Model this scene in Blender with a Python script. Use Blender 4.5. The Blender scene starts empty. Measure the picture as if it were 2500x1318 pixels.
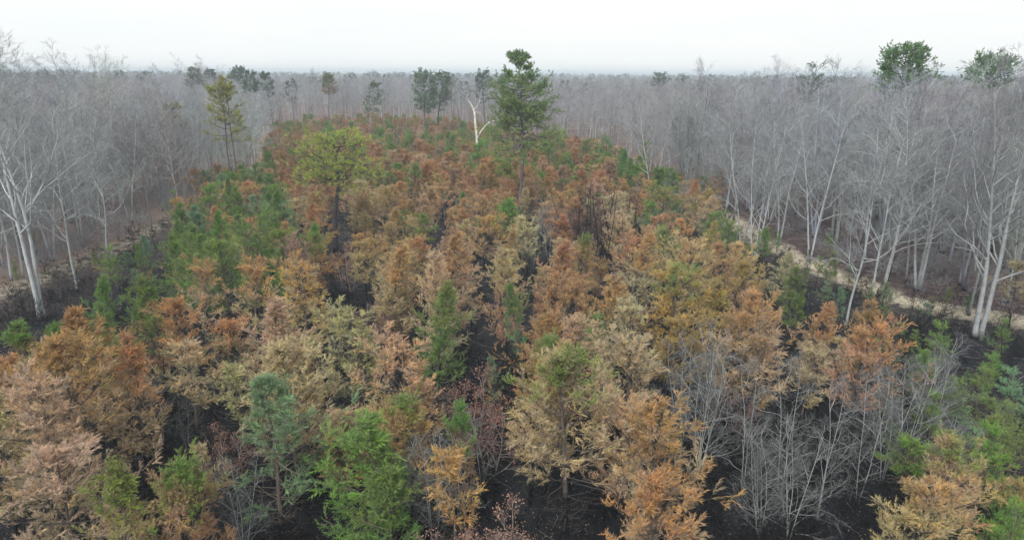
import bpy, math, random
import numpy as np
from mathutils import Vector, Matrix
R_ = math.radians
sc = bpy.context.scene
COL = sc.collection

# ------------------------------------------------------------------ camera, sky, sun, exposure
CAM_H, PITCH, FPX, W, H = 22.0, 15.9, 1689.0, 2500.0, 1318.0
cd = bpy.data.cameras.new('camera'); cam = bpy.data.objects.new('camera', cd); COL.objects.link(cam)
cam.location = (0, 0, CAM_H)
ROLL = 0.35
cam.rotation_euler = (Matrix.Rotation(R_(90 - PITCH), 4, 'X') @ Matrix.Rotation(R_(ROLL), 4, 'Z')).to_euler()
cd.sensor_width = 36; cd.lens = 36 * FPX / W; cd.clip_end = 9000; cd.clip_start = 0.1
sc.camera = cam
w = bpy.data.worlds.new('World'); sc.world = w; w.use_nodes = True
nt = w.node_tree; bg = nt.nodes['Background']
sky = nt.nodes.new('ShaderNodeTexSky'); sky.sky_type = 'NISHITA'; sky.sun_disc = False
SUN_EL, SUN_AZ = 52.0, 200.0
sky.sun_elevation = R_(SUN_EL); sky.sun_rotation = R_(SUN_AZ); sky.dust_density = 4.0; sky.air_density = 1.0
# overcast deck: a high even cloud layer with faint streaks, over the Nishita sky
tc = nt.nodes.new('ShaderNodeTexCoord'); mp = nt.nodes.new('ShaderNodeMapping'); mp.inputs['Scale'].default_value = (2, 2, 14)
nz = nt.nodes.new('ShaderNodeTexNoise'); nz.inputs['Scale'].default_value = 2.2; nz.inputs['Detail'].default_value = 5
cr = nt.nodes.new('ShaderNodeValToRGB')
cr.color_ramp.elements[0].position = .3; cr.color_ramp.elements[0].color = (4.6, 4.76, 4.76, 1)
cr.color_ramp.elements[1].position = .75; cr.color_ramp.elements[1].color = (4.86, 4.88, 4.8, 1)
mx = nt.nodes.new('ShaderNodeMixRGB'); mx.inputs[0].default_value = .93
nt.links.new(tc.outputs['Generated'], mp.inputs[0]); nt.links.new(mp.outputs[0], nz.inputs['Vector'])
nt.links.new(nz.outputs['Fac'], cr.inputs[0]); nt.links.new(sky.outputs[0], mx.inputs[1]); nt.links.new(cr.outputs[0], mx.inputs[2])
nt.links.new(mx.outputs[0], bg.inputs[0]); bg.inputs[1].default_value = 0.1
sl = bpy.data.lights.new('sun', 'SUN'); so = bpy.data.objects.new('sun', sl); COL.objects.link(so)
sl.energy = 1.5; sl.angle = R_(25); sl.color = (1, .97, .92)
so.rotation_euler = (R_(90 - SUN_EL), 0, R_(180 - SUN_AZ)); so.location = (0, -40, 80)
vs = sc.view_settings
try:
    sc.display_settings.display_device = 'sRGB'
except Exception: pass
vs.view_transform = 'Standard'; vs.look = 'None'; vs.exposure = 1.15; vs.gamma = 1.0; vs.use_curve_mapping = False
cy = sc.cycles
sc.render.engine = 'CYCLES'
cy.max_bounces = 8; cy.diffuse_bounces = 5; cy.glossy_bounces = 1; cy.transmission_bounces = 2; cy.volume_bounces = 0
cy.use_denoising = True
HAZE = 0.00055

# ------------------------------------------------------------------ photo <-> place
cp, sp = math.cos(R_(PITCH)), math.sin(R_(PITCH))
cr_, sr_ = math.cos(R_(ROLL)), math.sin(R_(ROLL))
def ray(px, py):
    a, b = (px - W / 2) / FPX, -(py - H / 2) / FPX
    a, b = a * cr_ - b * sr_, a * sr_ + b * cr_
    return np.array([a, cp + b * sp, -sp + b * cp])
def at(px, py, z=0.0):                      # ground point under photo pixel, at height z
    d = ray(px, py); t = (z - CAM_H) / d[2]
    return d[0] * t, d[1] * t
def at_d(px, py, dist):                     # point seen at that pixel, at ground distance dist -> x, y, z
    d = ray(px, py); t = dist / d[1]
    return d[0] * t, dist, CAM_H + d[2] * t
def proj(x, y, z):
    zz = np.asarray(z, float) - CAM_H
    dep = y * cp - zz * sp; up = y * sp + zz * cp
    a, b = x / dep, up / dep
    a, b = a * cr_ + b * sr_, -a * sr_ + b * cr_
    return W / 2 + a * FPX, H / 2 - b * FPX
rnd = random.Random(7)

# ------------------------------------------------------------------ mesh helpers (vectorised)
def nrm(v): return v / np.maximum(np.linalg.norm(v, axis=-1, keepdims=True), 1e-9)
class MB:
    def __init__(s): s.v = []; s.q = []; s.t = []; s.n = 0; s.tone = []; s.mq = []; s.mt = []
    def add(s, v, q=None, t=None, tone=None, m=0):
        v = v.reshape(-1, 3); s.v.append(v)
        if q is not None: s.q.append(q.reshape(-1, 4) + s.n); s.mq.append(np.full(len(q.reshape(-1, 4)), m))
        if t is not None: s.t.append(t.reshape(-1, 3) + s.n); s.mt.append(np.full(len(t.reshape(-1, 3)), m))
        s.tone.append(np.zeros((len(v), 4)) + .5 if tone is None else tone.reshape(-1, 4)); s.n += len(v)
    def merge(s, o, m):
        v = np.concatenate(o.v); q = np.concatenate(o.q) if o.q else None; t = np.concatenate(o.t) if o.t else None
        s.add(v, q, t, np.concatenate(o.tone), m)
    def mesh(s, name, mats, smooth=False):
        me = bpy.data.meshes.new(name)
        v = np.concatenate(s.v); q = np.concatenate(s.q) if s.q else np.zeros((0, 4), int); t = np.concatenate(s.t) if s.t else np.zeros((0, 3), int)
        me.vertices.add(len(v)); me.vertices.foreach_set('co', v.astype(np.float32).ravel())
        lo = np.concatenate([q.ravel(), t.ravel()]); me.loops.add(len(lo)); me.loops.foreach_set('vertex_index', lo.astype(np.int32))
        tot = np.concatenate([np.full(len(q), 4), np.full(len(t), 3)]); st = np.concatenate([[0], np.cumsum(tot)[:-1]])
        me.polygons.add(len(tot)); me.polygons.foreach_set('loop_start', st.astype(np.int32))
        try: me.polygons.foreach_set('loop_total', tot.astype(np.int32))
        except Exception: pass
        mi = np.concatenate(s.mq + s.mt) if (s.mq or s.mt) else None
        if mi is not None: me.polygons.foreach_set('material_index', mi.astype(np.int32))
        if smooth: me.polygons.foreach_set('use_smooth', np.ones(len(tot), bool))
        a = me.attributes.new('tone', 'FLOAT_COLOR', 'POINT'); a.data.foreach_set('color', np.concatenate(s.tone).astype(np.float32).ravel())
        for m in (mats if isinstance(mats, (list, tuple)) else [mats]): me.materials.append(m)
        me.update(calc_edges=True); return me
def tubes(mb, P, Rr, k=3, m=0):             # P (N,n,3), Rr (N,n)
    N, n = Rr.shape
    T = np.gradient(P, axis=1); T = nrm(T)
    ref = np.where(np.abs(T[..., 2:3]) > .9, np.array([1., 0, 0]), np.array([0, 0, 1.]))
    U = nrm(np.cross(T, ref)); V = np.cross(T, U)
    an = np.arange(k) * 2 * math.pi / k
    ring = P[:, :, None] + Rr[:, :, None, None] * (np.cos(an)[:, None] * U[:, :, None] + np.sin(an)[:, None] * V[:, :, None])
    idx = np.arange(N * n * k).reshape(N, n, k)
    a = idx[:, :-1]; b = idx[:, 1:]
    q = np.stack([a, np.roll(a, -1, 2), np.roll(b, -1, 2), b], -1)
    r = np.zeros((N, n, k, 4)); r[..., 0] = np.random.default_rng(N).random((N, 1, 1)); r[..., 1] = 0.5; r[..., 3] = 1
    mb.add(ring, q=q, tone=r, m=m)
def grow(P, D, L, R0, R1, n, up, wob, rng):
    N = len(P); pts = np.zeros((N, n, 3)); pts[:, 0] = P; d = nrm(D); st = (L / (n - 1))[:, None]
    for i in range(1, n):
        pts[:, i] = pts[:, i - 1] + d * st
        d = nrm(d + np.array([0, 0, 1.]) * up + rng.normal(0, wob, (N, 3)))
    s = np.linspace(0, 1, n)[None]
    return pts, R0[:, None] * (1 - s) + R1[:, None] * s
def children(pts, rad, m, s0, s1, ang, rng, flat=0.0, even=True):
    N, n, _ = pts.shape
    s = (np.arange(m)[None] + rng.random((N, m))) / m if even else rng.random((N, m))
    s = s0 + (s1 - s0) * s; f = s * (n - 1); i = np.minimum(f.astype(int), n - 2); fr = (f - i)[..., None]
    ar = np.arange(N)[:, None]
    a, b = pts[ar, i], pts[ar, i + 1]; P = a * (1 - fr) + b * fr; T = nrm(b - a)
    r = rad[ar, i] * (1 - fr[..., 0]) + rad[ar, i + 1] * fr[..., 0]
    ref = np.where(np.abs(T[..., 2:3]) > .9, np.array([1., 0, 0]), np.array([0, 0, 1.]))
    U = nrm(np.cross(T, ref)); V = np.cross(T, U)
    az = rng.random((N, m, 1)) * 2 * math.pi
    if flat > 0:
        sgn = np.where(rng.random((N, m, 1)) < .5, 0, math.pi); az = np.where(rng.random((N, m, 1)) < flat, sgn + rng.normal(0, .35, (N, m, 1)), az)
    an = ang + rng.normal(0, .15, (N, m, 1))
    D = nrm(T * np.cos(an) + (U * np.cos(az) + V * np.sin(az)) * np.sin(an))
    return P.reshape(-1, 3), D.reshape(-1, 3), s.ravel(), r.ravel()
def needles(mb, P, D, L, m, nl, wd, th, wind, hz, rng, tone=None, mi=0):
    N = len(P); s = (np.arange(m)[None] + rng.random((N, m))) / m
    B = P[:, None] + D[:, None] * (L[:, None] * s)[..., None]
    Rn = rng.normal(0, 1, (N, m, 3)); Dd = D[:, None] + np.zeros((N, m, 1))
    pr = nrm(Rn - (Rn * Dd).sum(-1, keepdims=True) * Dd)
    t = th * (1.15 - .5 * s)[..., None]
    d = nrm(Dd * np.cos(t) + pr * np.sin(t) + wind)
    side = nrm(np.cross(d, rng.normal(0, 1, (N, m, 3)))) * wd * .5 * rng.uniform(.7, 1.3, (N, m, 1))
    ln = nl * rng.uniform(.7, 1.2, (N, m, 1))
    v = np.stack([B - side, B + side, B + d * ln + side * .35], 2)
    tn = np.ones((N, m, 3, 4)); tn[..., 0] = (rng.random((N, 1, 1)) if tone is None else tone[:, None, None]); tn[..., 1] = (B[..., 2] / hz)[..., None]
    tn[..., 2] = rng.random((N, m, 1))
    mb.add(v, t=np.arange(N * m * 3), tone=tn, m=mi)
def leaves(mb, P, n, size, spread, hz, rng, mi=0):
    N = len(P); C = P[:, None] + rng.normal(0, spread, (N, n, 3)); a = nrm(rng.normal(0, 1, (N, n, 3)) + np.array([0, 0, .3])); b = nrm(np.cross(a, rng.normal(0, 1, (N, n, 3))))
    c = np.cross(a, b); sz = size * rng.uniform(.6, 1.3, (N, n, 1))
    v = np.stack([C - b * sz, C + c * sz * .55, C + b * sz + a * sz * .35, C - c * sz * .55], 2)
    tn = np.ones((N, n, 4, 4)); tn[..., 0] = rng.random((N, 1, 1)); tn[..., 1] = (C[..., 2] / hz)[..., None]; tn[..., 2] = rng.random((N, n, 1))
    mb.add(v, q=np.arange(N * n * 4), tone=tn, m=mi)

# ------------------------------------------------------------------ materials
def mat(name, build):
    m = bpy.data.materials.new(name); m.use_nodes = True; t = m.node_tree; t.nodes.clear()
    out = t.nodes.new('ShaderNodeOutputMaterial'); build(t, out); return m
def N_(t, typ, **kw):
    n = t.nodes.new(typ)
    for k, v in kw.items(): setattr(n, k, v)
    return n
def math_(t, op, a, b=None, c=None, clamp=False):
    n = N_(t, 'ShaderNodeMath', operation=op); n.use_clamp = clamp
    for i, x in enumerate((a, b, c)):
        if x is None: continue
        if isinstance(x, (int, float)): n.inputs[i].default_value = x
        else: t.links.new(x, n.inputs[i])
    return n.outputs[0]
def mixc(t, f, a, b, typ='MIX'):
    n = N_(t, 'ShaderNodeMixRGB', blend_type=typ)
    for i, x in enumerate((f, a, b)):
        if isinstance(x, (int, float)): n.inputs[i].default_value = x
        elif isinstance(x, tuple): n.inputs[i].default_value = (*x, 1)
        else: t.links.new(x, n.inputs[i])
    return n.outputs[0]
def noise(t, vec, scale, detail=3):
    n = N_(t, 'ShaderNodeTexNoise'); n.inputs['Scale'].default_value = scale; n.inputs['Detail'].default_value = detail
    if vec is not None: t.links.new(vec, n.inputs['Vector'])
    return n.outputs['Fac']
def leafy(t, out, col, tr=.3):
    d = N_(t, 'ShaderNodeBsdfDiffuse'); tl = N_(t, 'ShaderNodeBsdfTranslucent'); mx = N_(t, 'ShaderNodeMixShader'); mx.inputs[0].default_value = tr
    t.links.new(col, d.inputs[0]); t.links.new(col, tl.inputs[0]); t.links.new(d.outputs[0], mx.inputs[1]); t.links.new(tl.outputs[0], mx.inputs[2]); t.links.new(mx.outputs[0], out.inputs[0])
def vary(t, col, tn, lo=.6, hi=1.35):
    f = math_(t, 'ADD', math_(t, 'MULTIPLY', tn.outputs[0], .7), math_(t, 'MULTIPLY', tn.outputs[2], .3))
    f = math_(t, 'MULTIPLY_ADD', f, hi - lo, lo)
    c = N_(t, 'ShaderNodeCombineColor')
    for i in range(3): t.links.new(f, c.inputs[i])
    return mixc(t, 1.0, col, c.outputs[0], 'MULTIPLY')
def tone_split(t):
    a = N_(t, 'ShaderNodeAttribute', attribute_name='tone'); s = N_(t, 'ShaderNodeSeparateColor'); t.links.new(a.outputs['Color'], s.inputs[0]); return s
def needle_build(t, out):                   # lower colour = object colour, upper colour and the height of the change = object properties
    s = tone_split(t); oi = N_(t, 'ShaderNodeObjectInfo')
    tip = N_(t, 'ShaderNodeAttribute', attribute_name='upper_color', attribute_type='OBJECT')
    sp_ = N_(t, 'ShaderNodeAttribute', attribute_name='change_height', attribute_type='OBJECT')
    tx = N_(t, 'ShaderNodeTexCoord'); nz = noise(t, tx.outputs['Object'], .55, 2)
    h = math_(t, 'ADD', math_(t, 'ADD', s.outputs[1], math_(t, 'MULTIPLY_ADD', nz, 1.3, -.65)), math_(t, 'MULTIPLY_ADD', s.outputs[0], .24, -.12))
    f = math_(t, 'MULTIPLY_ADD', math_(t, 'SUBTRACT', h, sp_.outputs['Fac']), 4.0, .5, clamp=True)
    c = mixc(t, f, oi.outputs['Color'], tip.outputs['Color'])
    n2 = noise(t, tx.outputs['Object'], 1.3, 2)
    hs = N_(t, 'ShaderNodeHueSaturation'); t.links.new(c, hs.inputs['Color']); t.links.new(math_(t, 'MULTIPLY_ADD', n2, .06, .479), hs.inputs['Hue']); t.links.new(math_(t, 'MULTIPLY_ADD', s.outputs[0], .3, .76), hs.inputs['Saturation'])
    leafy(t, out, vary(t, hs.outputs[0], s))
M_needle = mat('pine_needles', needle_build)
def ramp(t, fac, stops):
    n = N_(t, 'ShaderNodeValToRGB'); cr = n.color_ramp; cr.interpolation = 'LINEAR'
    while len(cr.elements) < len(stops): cr.elements.new(.5)
    for e, (p, c) in zip(cr.elements, stops): e.position = p; e.color = (*c, 1)
    t.links.new(fac, n.inputs[0]); return n.outputs[0]
def srgb(r, g, b):
    f = lambda c: ((c / 255 + .055) / 1.055) ** 2.4 if c > 10 else c / 255 / 12.92
    return (f(r), f(g), f(b))
# base colours of needles (albedo)
PAL = {'tan': (.60, .435, .265), 'pink': (.59, .415, .27), 'khaki': (.54, .425, .245), 'orange': (.51, .305, .15), 'rust': (.45, .26, .125), 'brown': (.37, .26, .18),
       'amber': (.47, .32, .12), 'green': (.20, .32, .075), 'dark': (.165, .28, .075), 'blue': (.23, .355, .20), 'yellow': (.27, .31, .08), 'lime': (.235, .31, .095), 'olive': (.26, .30, .09)}
def needle_far_build(t, out):
    s = tone_split(t); oi = N_(t, 'ShaderNodeObjectInfo')
    c = ramp(t, oi.outputs['Random'], [(0, PAL['orange']), (.25, PAL['rust']), (.42, PAL['brown']), (.62, PAL['pink']), (.68, PAL['olive']), (.82, PAL['green']), (1, PAL['dark'])])
    leafy(t, out, vary(t, c, s))
M_needle_far = mat('pine_needles_mixed', needle_far_build)
def bark_build(char_h):
    def f(t, out):
        tx = N_(t, 'ShaderNodeTexCoord'); mp = N_(t, 'ShaderNodeMapping'); mp.inputs['Scale'].default_value = (1, 1, .25); t.links.new(tx.outputs['Object'], mp.inputs[0])
        n1 = noise(t, mp.outputs[0], 14, 5); n2 = noise(t, tx.outputs['Object'], 1.7, 3); oi = N_(t, 'ShaderNodeObjectInfo')
        k = N_(t, 'ShaderNodeCombineColor'); g = math_(t, 'MULTIPLY_ADD', math_(t, 'ADD', n1, n2), .9, .1)
        for i in range(3): t.links.new(g, k.inputs[i])
        c = mixc(t, 1, oi.outputs['Color'], k.outputs[0], 'MULTIPLY')
        sz = N_(t, 'ShaderNodeSeparateXYZ'); t.links.new(tx.outputs['Object'], sz.inputs[0])
        h = math_(t, 'ADD', sz.outputs[2], math_(t, 'MULTIPLY_ADD', n2, 1.8 * char_h, -.9 * char_h))
        f_ = math_(t, 'MULTIPLY_ADD', math_(t, 'SUBTRACT', char_h, h), 1.6, .5, clamp=True)
        c = mixc(t, f_, c, (.010, .010, .011))
        b = N_(t, 'ShaderNodeBsdfPrincipled'); b.inputs['Roughness'].default_value = .9; t.links.new(c, b.inputs['Base Color'])
        try: b.inputs['Specular IOR Level'].default_value = .15
        except Exception: pass
        bp = N_(t, 'ShaderNodeBump'); bp.inputs['Strength'].default_value = .5; bp.inputs['Distance'].default_value = .03; t.links.new(n1, bp.inputs['Height']); t.links.new(bp.outputs[0], b.inputs['Normal'])
        t.links.new(b.outputs[0], out.inputs[0])
    return f
M_bark = mat('grey_bark', bark_build(.5)); M_scorch = mat('scorched_bark', bark_build(1.9))
def twig_build(t, out):
    oi = N_(t, 'ShaderNodeObjectInfo'); s = tone_split(t); tx = N_(t, 'ShaderNodeTexCoord')
    d = N_(t, 'ShaderNodeBsdfDiffuse'); t.links.new(vary(t, oi.outputs['Color'], s, .6, 1.4), d.inputs[0]); t.links.new(d.outputs[0], out.inputs[0])
M_twig = mat('bare_twigs', twig_build)
def far_wood(stops):
    def f(t, out):
        oi = N_(t, 'ShaderNodeObjectInfo'); s = tone_split(t)
        d = N_(t, 'ShaderNodeBsdfDiffuse'); t.links.new(vary(t, ramp(t, oi.outputs['Random'], stops), s, .7, 1.3), d.inputs[0]); t.links.new(d.outputs[0], out.inputs[0])
    return f
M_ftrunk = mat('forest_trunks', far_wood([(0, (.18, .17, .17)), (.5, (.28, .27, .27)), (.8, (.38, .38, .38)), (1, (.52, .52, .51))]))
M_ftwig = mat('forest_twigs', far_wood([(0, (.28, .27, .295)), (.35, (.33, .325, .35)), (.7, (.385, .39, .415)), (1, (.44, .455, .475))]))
def leaf_build(t, out):
    s = tone_split(t); oi = N_(t, 'ShaderNodeObjectInfo'); leafy(t, out, vary(t, oi.outputs['Color'], s, .5, 1.5), .25)
M_leaf = mat('withered_leaves', leaf_build)
def plain(name, c, c2, sc_=3.0):
    def f(t, out):
        tx = N_(t, 'ShaderNodeTexCoord'); d = N_(t, 'ShaderNodeBsdfDiffuse'); n = noise(t, tx.outputs['Object'], sc_, 4)
        s = tone_split(t); t.links.new(vary(t, mixc(t, n, c, c2), s, .6, 1.4), d.inputs[0]); t.links.new(d.outputs[0], out.inputs[0])
    return mat(name, f)
M_char = plain('charred_wood', (.009, .009, .010), (.028, .026, .028)); M_stick = plain('dead_sticks', (.22, .19, .18), (.38, .35, .33)); M_straw = plain('dry_grass_straw', (.40, .33, .20), (.52, .45, .32))
M_fleck = plain('fallen_needles', (.33, .22, .13), (.40, .30, .18))
def bleached(t, out):
    tx = N_(t, 'ShaderNodeTexCoord'); n = noise(t, tx.outputs['Object'], 1.4, 4); d = N_(t, 'ShaderNodeBsdfDiffuse')
    t.links.new(mixc(t, ramp(t, n, [(.35, (.2,) * 3), (.55, (1,) * 3)]), (.30, .27, .24), (.70, .68, .60)), d.inputs[0]); t.links.new(d.outputs[0], out.inputs[0])
M_snag = mat('bleached_wood', bleached)

# ------------------------------------------------------------------ ground, tracks
PX = lambda L: np.array([at(*p) for p in L])
trackL = PX([(-260, 800), (0, 722), (130, 668), (250, 622), (330, 585), (395, 550), (450, 520), (505, 480), (560, 436), (600, 405), (640, 360)])
trackR = PX([(2900, 845), (2500, 790), (2330, 762), (2200, 735), (2080, 690), (1960, 640), (1860, 590), (1780, 540), (1715, 492), (1660, 450), (1600, 415), (1540, 380)])
def dist_poly(x, y, L):
    best = np.full(np.shape(x), 1e9); side = np.zeros(np.shape(x))
    for a, b in zip(L[:-1], L[1:]):
        d = b - a; t = np.clip(((x - a[0]) * d[0] + (y - a[1]) * d[1]) / (d @ d), 0, 1)
        dx, dy = x - a[0] - t * d[0], y - a[1] - t * d[1]; r = np.hypot(dx, dy)
        c = d[0] * (y - a[1]) - d[1] * (x - a[0]); u = r < best
        best = np.where(u, r, best); side = np.where(u, np.sign(c), side)
    return best, side                       # side +1 = left of travel
def zone(x, y):
    """0 inside the burnt stand .. positive distance outside on the left / right"""
    dl, sl_ = dist_poly(x, y, trackL); dr, sr2 = dist_poly(x, y, trackR)
    return dl * sl_, dr * -sr2              # >0 : outside (left of left track, right of right track)
def T5(L, z): return [at(a, b, z) for a, b in L]
_l = sorted([tuple(p) for p in trackL if p[1] < 130] + T5([(628, 395), (648, 340), (655, 290)], 5), key=lambda p: p[1]); _r = sorted([tuple(p) for p in trackR if p[1] < 110] + T5([(1600, 392), (1500, 350), (1350, 322), (1180, 300), (1130, 286)], 5), key=lambda p: p[1])
EL, ER = np.array(_l), np.array(_r); YEND = float(at(900, 280, 5)[1])
def edges(y): return np.interp(y, EL[:, 1], EL[:, 0]), np.interp(y, ER[:, 1], ER[:, 0])
def zone(x, y):
    dl, s1 = dist_poly(x, y, trackL[:9]); dr, s2 = dist_poly(x, y, trackR[:10]); a, b = edges(y)
    fl = y > 108; fr = y > 100; endy = np.asarray(y) - YEND
    zl = np.where(fl, np.maximum((a - x) * .8, endy), dl * s1); zr = np.where(fr, np.maximum((x - b) * .8, endy), dr * -s2)
    return zl, zr
def axis(lo, hi, f0, f1, st):
    a = list(np.arange(f0, f1, st)); s = st; x = f1
    while x < hi: a.append(x); s *= 1.25; x += s
    a.append(hi); s = st; x = f0 - st; b = []
    while x > lo: b.append(x); s *= 1.25; x -= s
    b.append(lo); return np.array(b[::-1] + a)
gx, gy = axis(-3200, 3200, -75, 75, .8), axis(-400, 3500, 18, 190, .8)
X, Y = np.meshgrid(gx, gy, indexing='ij')
rg = np.random.default_rng(3)
Z = .10 * np.sin(X * .35 + 1.3 * np.sin(Y * .21)) * np.sin(Y * .29 + np.sin(X * .17)) + .05 * np.sin(X * 1.1 + Y * .7) + rg.normal(0, .025, X.shape)
zl, zr = zone(X, Y)
berm = np.exp(-((zr - 1.8) / .9) ** 2) * .45 * (.6 + .4 * np.sin(Y * .9 + X * .6)) + np.exp(-((zl - 1.2) / .9) ** 2) * .3
Z = np.where((Y > 10) & (Y < 220), Z + berm, Z * .3)
zl = np.where(Y > 112, np.where(zl > -1.5, zl + 5, zl - 4), zl); zr = np.where(Y > 118, np.where(zr > -1.5, zr + 6, zr - 4), zr)
n, m_ = X.shape; idx = np.arange(n * m_).reshape(n, m_)
q = np.stack([idx[:-1, :-1], idx[1:, :-1], idx[1:, 1:], idx[:-1, 1:]], -1)
tone = np.zeros((n, m_, 4)); tone[..., 0] = np.clip(.5 + zl / 30, 0, 1); tone[..., 1] = np.clip(.5 + zr / 30, 0, 1); tone[..., 3] = 1
def ground_build(t, out):
    s = tone_split(t); tx = N_(t, 'ShaderNodeTexCoord'); P = tx.outputs['Object']
    n1, n2, n3, n4 = noise(t, P, .12, 4), noise(t, P, .9, 5), noise(t, P, 5, 4), noise(t, P, 22, 2)
    wob = math_(t, 'MULTIPLY_ADD', n2, 4.0, -2.0); wob1 = math_(t, 'MULTIPLY_ADD', n1, 10, -5)
    dl = math_(t, 'ADD', math_(t, 'MULTIPLY_ADD', s.outputs[0], 30, -15), wob); dr = math_(t, 'ADD', math_(t, 'MULTIPLY_ADD', s.outputs[1], 30, -15), wob)
    step = lambda v, c, k: math_(t, 'MULTIPLY_ADD', math_(t, 'SUBTRACT', v, c), k, .5, clamp=True)
    char = mixc(t, n3, (.006, .0075, .010), (.022, .0245, .030)); fl = step(n4, .67, 12)
    char = mixc(t, math_(t, 'MULTIPLY', fl, .55), char, (.16, .13, .10)); ash = step(n1, .56, 6)
    char = mixc(t, math_(t, 'MULTIPLY', ash, .35), char, (.05, .048, .05))
    litter = mixc(t, n3, (.16, .11, .095), (.34, .25, .20)); litter = mixc(t, math_(t, 'MULTIPLY', step(n4, .6, 8), .5), litter, (.45, .38, .30))
    scor = mixc(t, n3, (.045, .035, .037), (.13, .09, .085)); scor = mixc(t, step(n2, .6, 6), scor, (.19, .13, .115))
    sand = mixc(t, n3, (.40, .35, .26), (.62, .56, .44)); sand = mixc(t, math_(t, 'MULTIPLY', step(n4, .55, 6), .6), sand, (.25, .21, .16))
    c = char
    c = mixc(t, math_(t, 'MULTIPLY', step(dl, -9, .2), .75), c, mixc(t, n3, (.035, .03, .032), (.10, .08, .075)))
    c = mixc(t, math_(t, 'MULTIPLY', step(dr, -4, .25), .5), c, mixc(t, n3, (.05, .045, .045), (.17, .14, .12)))
    c = mixc(t, step(dl, 1.2, .6), c, litter); c = mixc(t, step(dr, 1.6, .6), c, scor)
    far = step(math_(t, 'ADD', s.outputs[1], math_(t, 'MULTIPLY_ADD', n1, .4, -.2)), .98, 8); c = mixc(t, math_(t, 'MULTIPLY', far, .55), c, litter)
    bandL = math_(t, 'SUBTRACT', 1.0, math_(t, 'MULTIPLY', math_(t, 'ABSOLUTE', dl), .42), clamp=True)
    bandR = math_(t, 'SUBTRACT', 1.5, math_(t, 'MULTIPLY', math_(t, 'ABSOLUTE', dr), .62), clamp=True)
    c = mixc(t, math_(t, 'MULTIPLY', math_(t, 'MULTIPLY', bandL, step(n2, .47, 5)), .7), c, sand); bandR = math_(t, 'MULTIPLY', bandR, step(math_(t, 'ADD', n2, math_(t, 'MULTIPLY', n3, .5)), .54, 6), clamp=True); c = mixc(t, bandR, c, sand)
    b = N_(t, 'ShaderNodeBsdfPrincipled'); b.inputs['Roughness'].default_value = 1; b.inputs['Specular IOR Level'].default_value = .1
    t.links.new(c, b.inputs['Base Color']); bp = N_(t, 'ShaderNodeBump'); bp.inputs['Distance'].default_value = .15; t.links.new(n3, bp.inputs['Height']); t.links.new(bp.outputs[0], b.inputs['Normal'])
    t.links.new(b.outputs[0], out.inputs[0])
g = MB(); g.add(np.stack([X, Y, Z], -1), q=q, tone=tone)
ground = bpy.data.objects.new('ground', g.mesh('ground', mat('burnt_ground', ground_build), True)); COL.objects.link(ground); ground['kind'] = 'structure'

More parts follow.
